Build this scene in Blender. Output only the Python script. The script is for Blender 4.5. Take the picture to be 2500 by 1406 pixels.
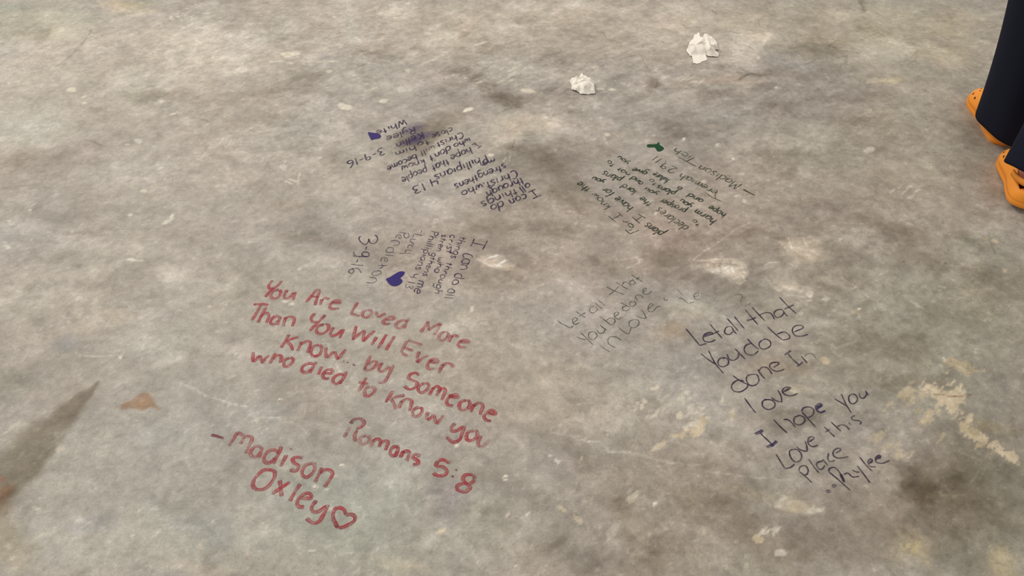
import bpy, bmesh, math, random
import numpy as np
from mathutils import Vector, Matrix

for o in list(bpy.data.objects):
    bpy.data.objects.remove(o, do_unlink=True)
scene = bpy.context.scene
C = scene.collection

# ------------------------------------------------------------------ camera
H, TILT, FPX = 1.35, math.radians(45.0), 2080.0        # eye height, downward tilt, focal length in px of 2500
cd = bpy.data.cameras.new('camera')
cam = bpy.data.objects.new('camera', cd)
C.objects.link(cam)
cd.sensor_width = 36.0
cd.lens = 36.0 * FPX / 2500.0
cd.clip_start = 0.02
cam.location = (0, 0, H)
cam.rotation_euler = (math.pi / 2 - TILT, 0, 0)
scene.camera = cam

# ------------------------------------------------------------------ light
w = bpy.data.worlds.new('hall')
scene.world = w
w.use_nodes = True
bg = w.node_tree.nodes['Background']
bg.inputs[0].default_value = (1.0, 0.972, 0.935, 1)
bg.inputs[1].default_value = 0.60


def area(name, loc, target, size, sy, power, col):
    l = bpy.data.lights.new(name, 'AREA')
    l.shape = 'RECTANGLE'
    l.size = size
    l.size_y = sy
    l.energy = power
    l.color = col
    o = bpy.data.objects.new(name, l)
    C.objects.link(o)
    o.location = loc
    d = Vector(target) - Vector(loc)
    o.rotation_euler = d.to_track_quat('-Z', 'Y').to_euler()
    return o


area('ceiling_lamp', (-2.6, 4.2, 3.6), (0, 1.6, 0), 1.6, 1.6, 118, (1.0, 0.95, 0.88))
area('ceiling_lamp', (1.0, 1.2, 4.2), (0.3, 1.4, 0), 2.4, 2.4, 28, (1.0, 0.93, 0.85))

scene.view_settings.view_transform = 'Standard'
scene.view_settings.look = 'None'
scene.view_settings.exposure = 0.0
scene.view_settings.gamma = 1.0
scene.view_settings.use_curve_mapping = False

# ------------------------------------------------------------------ helpers
ST, CT = math.sin(TILT), math.cos(TILT)


def P(px, py, z=0.0):
    """point of the place, at height z, that was sighted at pixel (px, py)"""
    xc = (px - 1250.0) / FPX
    yc = (703.0 - py) / FPX
    d = (xc, CT + yc * ST, -ST + yc * CT)
    t = (z - H) / d[2]
    return (xc * t, d[1] * t)


def srgb(c):
    c = np.asarray(c, dtype=float) / 255.0
    return np.where(c <= 0.04045, c / 12.92, ((c + 0.055) / 1.055) ** 2.4)


def tag(o, label=None, cat=None, group=None, kind=None):
    if label:
        o['label'] = label
    if cat:
        o['category'] = cat
    if group:
        o['group'] = group
    if kind:
        o['kind'] = kind
    return o


def empty(name, loc=(0, 0, 0)):
    o = bpy.data.objects.new(name, None)
    o.empty_display_size = 0.05
    C.objects.link(o)
    o.location = loc
    return o


def mesh_obj(name, verts, faces, mat, parent=None, smooth=True):
    me = bpy.data.meshes.new(name)
    me.from_pydata([tuple(v) for v in verts], [], [tuple(f) for f in faces])
    if smooth:
        me.polygons.foreach_set('use_smooth', [True] * len(me.polygons))
    me.update()
    o = bpy.data.objects.new(name, me)
    C.objects.link(o)
    if mat:
        me.materials.append(mat)
    if parent:
        o.parent = parent
        o.matrix_parent_inverse = Matrix.Translation(-Vector(parent.location))
    return o


def new_mat(name):
    m = bpy.data.materials.new(name)
    m.use_nodes = True
    nt = m.node_tree
    return m, nt, nt.nodes['Principled BSDF'], nt.nodes['Material Output']


def simple_mat(name, col, rough=0.6, noise=0.0, nscale=60.0, bump=0.0, spec=0.4):
    m, nt, b, out = new_mat(name)
    c = srgb(col)
    b.inputs['Roughness'].default_value = rough
    b.inputs['Specular IOR Level'].default_value = spec
    if noise or bump:
        tc = nt.nodes.new('ShaderNodeTexCoord')
        n = nt.nodes.new('ShaderNodeTexNoise')
        n.inputs['Scale'].default_value = nscale
        n.inputs['Detail'].default_value = 4
        nt.links.new(tc.outputs['Object'], n.inputs['Vector'])
        r = nt.nodes.new('ShaderNodeMapRange')
        r.inputs[3].default_value = 1 - noise
        r.inputs[4].default_value = 1 + noise
        nt.links.new(n.outputs[0], r.inputs[0])
        mx = nt.nodes.new('ShaderNodeVectorMath')
        mx.operation = 'SCALE'
        mx.inputs[0].default_value = tuple(c)
        nt.links.new(r.outputs[0], mx.inputs['Scale'])
        nt.links.new(mx.outputs[0], b.inputs['Base Color'])
        if bump:
            bp = nt.nodes.new('ShaderNodeBump')
            bp.inputs['Strength'].default_value = bump
            bp.inputs['Distance'].default_value = 0.002
            nt.links.new(n.outputs[0], bp.inputs['Height'])
            nt.links.new(bp.outputs[0], b.inputs['Normal'])
    else:
        b.inputs['Base Color'].default_value = (*c, 1)
    return m


# ------------------------------------------------------------------ the concrete slab
rs = np.random.RandomState(7)
X0, X1, Y0, Y1, DX = -1.95, 1.95, 0.55, 2.95, 0.004
fx = np.arange(X0, X1 + 1e-6, DX)
fy = np.arange(Y0, Y1 + 1e-6, DX)
gx = np.concatenate([np.linspace(-7, -2.0, 56), fx, np.linspace(2.0, 7, 56)])
gy = np.concatenate([np.linspace(-3, 0.5, 36), fy, np.linspace(3.0, 8, 50)])
GX, GY = np.meshgrid(gx, gy)


def vnoise(u, v, seed):
    """smooth value noise on the lattice, -1..1"""
    r = np.random.RandomState(seed)
    N = 256
    tab = r.rand(N, N) * 2 - 1
    iu = np.floor(u).astype(int)
    iv = np.floor(v).astype(int)
    a = u - iu
    b = v - iv
    a = a * a * (3 - 2 * a)
    b = b * b * (3 - 2 * b)
    i0, i1, j0, j1 = iu % N, (iu + 1) % N, iv % N, (iv + 1) % N
    return ((tab[j0, i0] * (1 - a) + tab[j0, i1] * a) * (1 - b) + (tab[j1, i0] * (1 - a) + tab[j1, i1] * a) * b)


def fbm(u, v, seed, octs=4, gain=0.55):
    s, amp, tot = 0, 1.0, 0
    for k in range(octs):
        an = 0.6 * k + seed
        ca, sa = math.cos(an), math.sin(an)
        s = s + amp * vnoise((u * ca - v * sa) * 2 ** k + 17.3 * k, (u * sa + v * ca) * 2 ** k + 9.1 * k, seed * 13 + k)
        tot += amp
        amp *= gain
    return s / tot * 1.6


# warped coordinates give every stain a ragged natural edge
WX = GX + 0.022 * fbm(GX * 9, GY * 9, 3, 4, 0.6) + 0.006 * fbm(GX * 60, GY * 60, 4, 2)
WY = GY + 0.022 * fbm(GX * 9, GY * 9, 5, 4, 0.6) + 0.006 * fbm(GX * 60, GY * 60, 6, 2)

n_big = fbm(GX * 1.6, GY * 1.6, 11, 3)
n_mid = fbm(GX * 7, GY * 7, 12, 5, 0.62)
n_mid2 = fbm(GX * 15 + 0.5 * GY * 15, GY * 11, 13, 4, 0.62)
n_fine = fbm(GX * 55, GY * 55, 14, 3, 0.7)
n_fleck = fbm(GX * 95, GY * 95, 15, 2, 0.7)
n_hue = fbm(GX * 4.5, GY * 4.5, 16, 4)
n_hue2 = fbm(GX * 9, GY * 9, 17, 4)

col = np.zeros(GX.shape + (3,))
col[...] = (165, 157, 146)
hgt = 0.0004 * fbm(GX * 12, GY * 12, 21, 3)


def win(cx, cy, r):
    i0, i1 = np.searchsorted(gx, cx - r), np.searchsorted(gx, cx + r)
    j0, j1 = np.searchsorted(gy, cy - r), np.searchsorted(gy, cy + r)
    return slice(j0, j1), slice(i0, i1)


def frame(px, py, rx, ry, ang):
    """world centre and affine frame of an ellipse seen at the given pixels"""
    c = np.array(P(px, py))
    ca, sa = math.cos(math.radians(ang)), math.sin(math.radians(ang))
    a = np.array(P(px + rx * ca, py + rx * sa)) - c
    b = np.array(P(px - ry * sa, py + ry * ca)) - c
    return c, a, b


def ell(px, py, rx, ry, ang=0, warp=1.0):
    c, a, b = frame(px, py, rx, ry, ang)
    R = 2.2 * max(np.hypot(*a), np.hypot(*b)) + 0.05
    warp = warp * min(1.0, math.sqrt(np.hypot(*a) * np.hypot(*b)) / 0.045)
    s = win(c[0], c[1], R)
    X = GX[s] + (WX[s] - GX[s]) * warp - c[0]
    Y = GY[s] + (WY[s] - GY[s]) * warp - c[1]
    det = a[0] * b[1] - a[1] * b[0]
    u = (X * b[1] - Y * b[0]) / det
    v = (-X * a[1] + Y * a[0]) / det
    return s, np.sqrt(u * u + v * v)


def sm(x, a, b):
    t = np.clip((x - a) / (b - a), 0, 1)
    return t * t * (3 - 2 * t)


def stain_tone(px, py, rx, ry, ang, d, soft=0.9):
    """soft discoloured area; d = change of colour"""
    s, q = ell(px, py, rx, ry, ang, 1.3)
    m = 1 - sm(q, 1 - soft * 0.75, 1 + soft * 0.75)
    m = m * (1 + 0.35 * n_mid[s])
    if np.isscalar(d):
        d = (d, d, d)
    col[s] += m[..., None] * np.array(d) * (1.25 if rx < 150 else 1.0)


# lightness, hue, tone over the slab
col += (n_big * 3.0 + n_mid * 8.5 + n_mid2 * 8.5)[..., None]
col += n_hue[..., None] * np.array((1.2, 0.1, -1.4)) + n_hue2[..., None] * np.array((1.3, -0.4, -0.3))

# (px, py, rx, ry, angle, change)
BR = lambda k: (-k, -k * 1.05, -k * 1.12)
STAINS_AND_TONES = [
    # broad lighter and darker regions, darkest towards the lower right
    (300, 160, 330, 110, -8, (9, 9, 6)), (110, 60, 150, 40, 0, (2, 5, 0)), (560, 130, 330, 90, 0, 5), (380, 250, 260, 60, 0, -3),
    (1350, 60, 500, 70, 0, (15, 12, 8)), (2300, 150, 200, 150, 0, (8, 7, 1)), (2060, 60, 260, 60, 0, (6, 6, 0)),
    (450, 760, 400, 160, 0, (3, 4, 3)), (420, 1180, 480, 220, 0, (2, 6, 6)), (60, 310, 90, 60, 0, (5, 8, 8)), (950, 1250, 300, 150, 0, (0, 4, 3)),
    (1420, 980, 200, 90, 0, (8, 6, 3)), (1200, 900, 260, 90, 15, (6, 4, 1)), (2250, 700, 300, 200, 0, (-6, -5, -8)),
    (1900, 520, 380, 120, 0, (-5, -8, -9)), (1350, 600, 420, 120, 0, (-3, -7, -8)), (2350, 820, 200, 160, 0, (-6, -5, -8)),
    (2400, 1200, 180, 260, 0, (-31, -30, -34)), (1900, 1290, 420, 130, -10, (-15, -17, -19)), (1650, 1160, 200, 90, 0, (-10, -11, -13)),
    (2150, 380, 260, 110, 0, (2, 2, -2)), (2050, 900, 200, 90, 0, (-6, -6, -8)), (650, 1330, 340, 80, 0, (2, 3, 1)),
    # dark marks
    (1045, 325, 95, 30, -35, BR(24)), (1000, 345, 60, 22, -10, BR(14)), (1195, 215, 80, 16, 28, BR(24)), (1235, 240, 60, 14, 0, BR(16)), (1105, 172, 30, 9, 0, BR(18)),
    (1090, 215, 40, 14, -20, BR(12)), (1300, 385, 95, 34, 0, BR(24)), (1370, 450, 95, 34, 48, BR(22)), (1250, 360, 40, 12, 0, BR(10)), (1290, 470, 80, 45, 30, BR(10)),
    (1620, 330, 40, 22, -30, BR(18)), (1480, 370, 22, 14, 0, BR(16)), (1540, 260, 60, 16, -25, BR(10)), (1390, 232, 70, 14, 0, BR(14)), (1330, 90, 50, 16, 0, BR(8)), (1300, 45, 45, 14, 0, BR(9)),
    (1128, 90, 26, 12, 0, BR(12)), (1195, 118, 30, 12, 25, BR(10)), (905, 125, 75, 20, 5, BR(10)), (925, 60, 8, 34, 0, BR(12)), (870, 165, 60, 14, 25, BR(10)), (760, 190, 60, 14, -20, BR(15)), (750, 220, 35, 12, 0, BR(14)),
    (640, 290, 110, 16, -8, BR(9)), (350, 232, 110, 16, 0, BR(10)), (470, 240, 90, 14, 0, BR(9)), (380, 232, 60, 12, 0, BR(8)), (60, 80, 55, 8, -8, BR(10)), (120, 85, 30, 12, -40, BR(10)), (60, 400, 60, 20, -15, BR(11)), (120, 400, 60, 10, -30, BR(9)),
    (500, 160, 70, 22, 0, BR(8)), (700, 60, 130, 25, 0, BR(4)), (840, 390, 40, 22, 0, BR(10)), (2, 20, 60, 14, 0, (-14, -8, -8)), (340, 8, 60, 14, 0, (-10, -6, -8)),
    (732, 578, 45, 17, 0, BR(17)), (815, 592, 40, 12, 0, BR(10)), (760, 545, 60, 14, 0, BR(8)), (120, 510, 90, 20, 0, BR(9)), (230, 560, 90, 8, 0, BR(9)), (390, 560, 70, 18, 0, BR(8)), (330, 670, 40, 24, 0, BR(7)), (165, 840, 35, 20, 0, (-14, -12, -8)), (120, 640, 60, 14, 0, BR(7)),
    (830, 1020, 60, 16, 0, BR(6)), (960, 640, 90, 60, 0, BR(8)), (1220, 660, 100, 40, 0, BR(11)), (1190, 560, 80, 18, 0, BR(9)), (1320, 560, 90, 18, 0, BR(8)), (1480, 660, 80, 25, 0, BR(9)), (1640, 640, 90, 30, 0, BR(11)),
    (1690, 600, 110, 25, -10, BR(9)), (1900, 575, 80, 10, 0, BR(10)), (1830, 700, 70, 50, 0, BR(9)), (1590, 750, 60, 24, 0, BR(9)), (1560, 820, 90, 24, 10, BR(8)), (2000, 120, 90, 22, 0, BR(13)), (2060, 160, 60, 14, 0, BR(14)),
    (1950, 180, 80, 14, 0, BR(11)), (1990, 45, 40, 10, 0, BR(13)), (2105, 15, 10, 18, -20, BR(16)), (2130, 75, 55, 10, 0, BR(10)), (1760, 160, 18, 10, 0, BR(17)), (1840, 182, 30, 5, 0, BR(22)), (1818, 192, 16, 5, -25, BR(22)),
    (1590, 205, 14, 18, 20, BR(22)), (1900, 215, 60, 12, 0, BR(13)), (1770, 235, 40, 10, 0, BR(13)), (1890, 265, 60, 20, 0, BR(9)), (2100, 290, 80, 22, 0, BR(9)), (2060, 240, 90, 12, 0, BR(8)), (1950, 400, 40, 14, -40, BR(16)), (1900, 380, 70, 18, 0, BR(11)),
    (1700, 310, 90, 22, 0, BR(10)), (1730, 400, 60, 50, 0, BR(8)), (1950, 490, 60, 10, 0, BR(12)), (2130, 540, 50, 10, 20, BR(12)), (2200, 560, 30, 18, 40, BR(12)), (2370, 590, 30, 14, 20, (-14, -12, -12)),
    (2200, 650, 60, 12, 0, BR(10)), (2050, 700, 60, 18, 0, BR(8)), (2190, 830, 90, 30, 20, BR(10)), (2300, 640, 120, 20, 10, BR(9)), (2250, 930, 120, 18, 0, BR(10)), (2060, 850, 60, 22, 0, BR(10)),
    (2450, 700, 60, 60, 0, BR(10)), (1640, 690, 60, 18, 0, BR(6)), (1950, 1020, 80, 22, -12, BR(20)), (1870, 960, 30, 16, 0, BR(8)), (2000, 1100, 90, 28, 0, BR(8)), (2250, 1180, 34, 70, -38, BR(26)), (2190, 1140, 30, 50, -38, BR(15)), (2380, 1220, 60, 90, -30, BR(13)),
    (1850, 1100, 80, 18, 20, BR(12)), (1740, 1140, 90, 30, 10, BR(10)), (1750, 1260, 80, 40, 30, (-9, -10, -11)), (2080, 1330, 120, 50, 20, BR(10)), (1960, 1330, 60, 40, 10, BR(9)), (2180, 1290, 70, 30, 40, BR(9)),
    (1410, 1110, 50, 26, 30, BR(14)), (1360, 1060, 60, 22, 0, BR(7)), (1530, 1240, 26, 26, 40, BR(19)), (1500, 1235, 40, 16, 20, BR(9)), (1600, 1000, 40, 28, 0, BR(9)), (1220, 1270, 60, 18, 20, BR(12)), (1080, 1210, 50, 40, 40, (-11, -13, -6)), (1340, 1340, 50, 18, -20, BR(9)),
    (1600, 1330, 90, 40, 30, (-8, -9, -10)), (660, 1000, 60, 14, 0, (-6, -4, -2)), (230, 1280, 50, 20, 10, (-6, -6, -2)), (500, 1290, 80, 40, 10, (-4, -4, 0)), (30, 950, 50, 40, 0, (-12, -9, -12)), (30, 1330, 60, 60, 0, (-5, -7, -14)),
    # pale marks
    (300, 10, 60, 12, 0, (24, 17, 6)), (320, 28, 60, 10, 0, (12, 9, 3)), (960, 18, 34, 12, -15, 16), (850, 65, 24, 40, 0, (5, 7, 6)), (1250, 35, 60, 30, -40, 12), (1430, 20, 120, 20, 0, 10), (1290, 165, 34, 12, 0, 14), (1240, 75, 60, 20, 0, 9),
    (1100, 90, 60, 12, 20, 10), (1225, 325, 50, 26, -30, (18, 15, 12)), (1290, 295, 70, 24, 10, (18, 15, 12)), (1270, 340, 40, 14, 0, 12), (1380, 320, 60, 16, 0, 10), (960, 210, 60, 16, 0, 12), (830, 330, 60, 20, 0, 8), (900, 350, 60, 14, -30, 8),
    (880, 440, 60, 50, 0, 5), (1820, 120, 40, 20, 0, 14), (1840, 90, 46, 14, 0, 14), (1820, 155, 34, 22, 10, 15), (1870, 95, 8, 60, 20, 12), (2060, 40, 60, 12, 0, 12), (2180, 120, 100, 22, 0, 10), (2330, 50, 60, 34, 0, (8, 6, 2)), (2300, 130, 70, 20, 0, (7, 5, 1)),
    (2060, 270, 60, 20, 0, 9), (2000, 330, 60, 25, 0, 9), (1450, 200, 20, 8, 0, 10), (1790, 200, 70, 12, 0, (12, 7, 4)), (1690, 205, 60, 12, 0, (9, 6, 4)), (2170, 195, 30, 8, -8, (20, 17, 6)), (2210, 400, 90, 40, 0, 7),
    (1200, 632, 44, 14, 18, (24, 22, 20)), (1235, 645, 44, 8, 20, (16, 15, 13)), (1530, 640, 50, 24, 0, (14, 12, 11)), (1950, 600, 60, 16, 0, (13, 12, 10)), (1960, 625, 60, 18, 0, (15, 13, 10)), (1740, 660, 46, 10, 10, 12),
    (1920, 700, 60, 12, 20, (13, 12, 10)), (1870, 655, 30, 6, -10, 12), (1680, 735, 44, 24, 10, (10, 12, 12)), (1690, 765, 40, 20, 0, (16, 14, 9)), (1150, 775, 50, 14, 0, (15, 13, 10)), (1110, 800, 50, 14, 0, 12), (1380, 700, 60, 24, 30, 8), (1480, 840, 60, 18, 0, 7),
    (2040, 790, 80, 14, 10, 12), (2080, 590, 90, 14, 10, 7), (400, 660, 50, 14, 0, 15), (400, 868, 40, 12, 0, 11), (260, 770, 60, 14, 0, (8, 6, 2)), (200, 800, 60, 16, 0, (6, 4, 2)), (300, 560, 60, 5, 0, 8), (570, 860, 60, 40, 0, 5), (640, 580, 60, 6, -12, 8),
    (330, 1070, 70, 40, 0, 4), (1000, 1000, 60, 30, 0, 6), (1560, 940, 70, 20, 0, 8), (1330, 960, 90, 20, 0, 8), (1950, 950, 30, 10, 0, (17, 15, 10)), (1940, 1110, 60, 10, 10, 8), (1930, 1230, 44, 20, 10, (26, 22, 14)), (1870, 1200, 80, 14, 0, (10, 9, 5)),
    (1990, 1180, 60, 20, 0, 9), (1780, 1370, 120, 30, 0, (5, 6, 5)), (1560, 1270, 40, 40, 40, (9, 8, 6)), (1500, 1330, 60, 18, 0, 6), (990, 1370, 60, 14, 10, (12, 10, 5)), (1040, 1320, 24, 14, 30, (10, 9, 8)), (480, 1385, 90, 14, 0, (8, 5, 2)),
    (2230, 1340, 60, 34, 0, (12, 10, 3)), (2470, 1380, 40, 40, 0, (20, 16, 6)), (2090, 1300, 60, 16, 40, 8), (2420, 1040, 60, 14, 20, (6, 4, -4)), (950, 890, 60, 40, 0, (3, 3, 2)),
    # rusty spots
    (8, 1205, 26, 16, -45, (-2, -14, -20)), (5, 1170, 9, 8, 0, (12, -4, -6)), (10, 1240, 24, 18, 0, (-6, -10, -16)), (700, 495, 40, 8, 0, (4, -1, -4)), (1640, 810, 40, 18, 0, (4, -2, -8)), (1900, 900, 60, 20, 0, (2, -2, -6)),
]
for a in STAINS_AND_TONES:
    stain_tone(*a)


# random smaller clouds so nothing is empty between the placed ones
for k in range(420):
    px, py = rs.uniform(-40, 2540), rs.uniform(-20, 1420)
    r = rs.uniform(10, 34)
    d = rs.choice([-1, 1]) * rs.uniform(3, 8)
    stain_tone(px, py, r * 1.6, r * rs.uniform(0.35, 0.7), rs.uniform(-35, 35), d, 0.7)

# wide soft dark band along the lower left
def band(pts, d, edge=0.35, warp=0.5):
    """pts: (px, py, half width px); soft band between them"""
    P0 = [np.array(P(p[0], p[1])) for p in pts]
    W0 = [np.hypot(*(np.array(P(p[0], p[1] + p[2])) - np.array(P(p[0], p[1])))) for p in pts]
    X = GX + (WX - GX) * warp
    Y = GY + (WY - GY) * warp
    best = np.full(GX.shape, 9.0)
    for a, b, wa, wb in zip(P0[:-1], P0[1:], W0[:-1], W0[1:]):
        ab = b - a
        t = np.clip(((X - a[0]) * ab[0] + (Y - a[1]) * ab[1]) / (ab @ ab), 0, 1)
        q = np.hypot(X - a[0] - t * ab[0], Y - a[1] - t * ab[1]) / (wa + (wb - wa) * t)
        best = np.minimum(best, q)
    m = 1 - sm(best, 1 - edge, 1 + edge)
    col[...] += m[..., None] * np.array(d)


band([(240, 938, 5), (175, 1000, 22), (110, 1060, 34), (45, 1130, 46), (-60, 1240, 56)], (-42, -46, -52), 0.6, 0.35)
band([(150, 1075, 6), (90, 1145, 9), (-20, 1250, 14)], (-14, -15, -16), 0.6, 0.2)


# torn pale patches: where the skin of the slab is worn to the cream beneath
def worn(px, py, rx, ry, ang, c, cover=0.0, k=1.0, streak=40):
    s, q = ell(px, py, rx, ry, ang, 1.0)
    ca, sa = math.cos(math.radians(-streak)), math.sin(math.radians(-streak))
    U = GX[s] * ca - GY[s] * sa
    V = GX[s] * sa + GY[s] * ca
    n = fbm(U * 22, V * 75, int(px) % 97 + 3, 4, 0.7)
    m = sm(1 - q * q + cover + n * 0.95, 0.35, 0.75) * k
    c = np.array(c)
    col[s] = col[s] * (1 - m[..., None]) + m[..., None] * (c + 6 * n_mid[s][..., None])
    hgt[s] -= m * 0.0004


CREAM = (198, 182, 154)
PALE = (196, 188, 172)
WORN = [
    (2295, 950, 95, 34, 12, CREAM, -0.1), (2310, 985, 70, 34, 30, CREAM, 0.0), (2235, 1000, 80, 40, 10, (188, 172, 142), -0.35), (2160, 1010, 60, 40, 30, (184, 170, 144), -0.45), (2390, 1065, 50, 16, 22, CREAM, 0.25),
    (2440, 1100, 60, 16, 35, CREAM, -0.1), (2350, 1030, 90, 24, 25, (184, 168, 138), -0.5), (2140, 1075, 34, 40, 30, (182, 170, 148), -0.3), (2350, 905, 60, 18, 10, (180, 166, 138), -0.3),
    (1700, 1045, 46, 14, -32, CREAM, 0.1), (1655, 1062, 40, 12, -30, CREAM, 0.1), (1600, 1098, 34, 12, -28, (196, 182, 160), 0.1), (1668, 978, 18, 12, 40, PALE, 0.0), (1690, 1000, 12, 16, 20, PALE, -0.1), (1765, 990, 6, 26, 8, PALE, 0.0), (1790, 1015, 9, 16, 8, (196, 184, 160), 0.0),
    (1640, 1010, 60, 30, -20, PALE, -0.6), (1620, 970, 40, 20, 0, PALE, -0.6), (1845, 1315, 22, 11, 30, CREAM, 0.2), (1900, 1345, 18, 10, 20, PALE, 0.0), (2250, 960, 150, 60, 20, (184, 170, 144), -0.62), (2360, 1080, 110, 60, 30, (184, 168, 138), -0.62), (1700, 1010, 120, 60, -20, PALE, -0.72), (2160, 1060, 80, 70, 20, (184, 172, 148), -0.6), (1930, 1220, 80, 40, 20, PALE, -0.6), (1870, 1280, 60, 50, 40, PALE, -0.66),
    (1250, 180, 300, 60, 0, PALE, -0.8), (2000, 760, 200, 40, 10, PALE, -0.75), (1270, 320, 90, 40, 0, (186, 176, 158), -0.45), (1300, 290, 70, 14, 0, (188, 178, 160), -0.3), (940, 25, 60, 16, 0, PALE, -0.3), (900, 220, 80, 30, 0, PALE, -0.7), (1100, 90, 90, 20, 0, PALE, -0.6), (1690, 200, 60, 14, 0, PALE, -0.5),
    (1380, 1250, 36, 8, 42, (196, 184, 160), 0.0), (1410, 1268, 16, 8, 40, (196, 184, 160), 0.1),
    (1075, 1295, 12, 8, -40, (196, 184, 158), 0.2), (1100, 1280, 10, 6, -30, PALE, 0.0), (2240, 1345, 70, 26, 20, (180, 166, 128), -0.5), (1560, 1210, 14, 30, 40, (186, 178, 160), -0.2), (1500, 1290, 20, 40, 40, (176, 168, 154), -0.3),
    (2010, 880, 16, 10, 20, (190, 176, 150), 0.0), (2090, 760, 26, 10, 20, (186, 172, 146), -0.1), (2420, 590, 20, 12, 20, (182, 166, 142), 0.0), (2125, 195, 26, 7, -8, (190, 180, 160), 0.0), (2160, 193, 20, 6, 0, (192, 180, 156), 0.1),
    (1980, 720, 80, 14, 12, PALE, -0.55), (2210, 460, 50, 20, 0, PALE, -0.5), (2120, 365, 16, 8, -20, PALE, 0.0), (2150, 378, 12, 6, -30, PALE, -0.1), (1550, 165, 0.1, 0.1, 0, PALE, 0),
]
for a in WORN:
    worn(*a)

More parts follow.
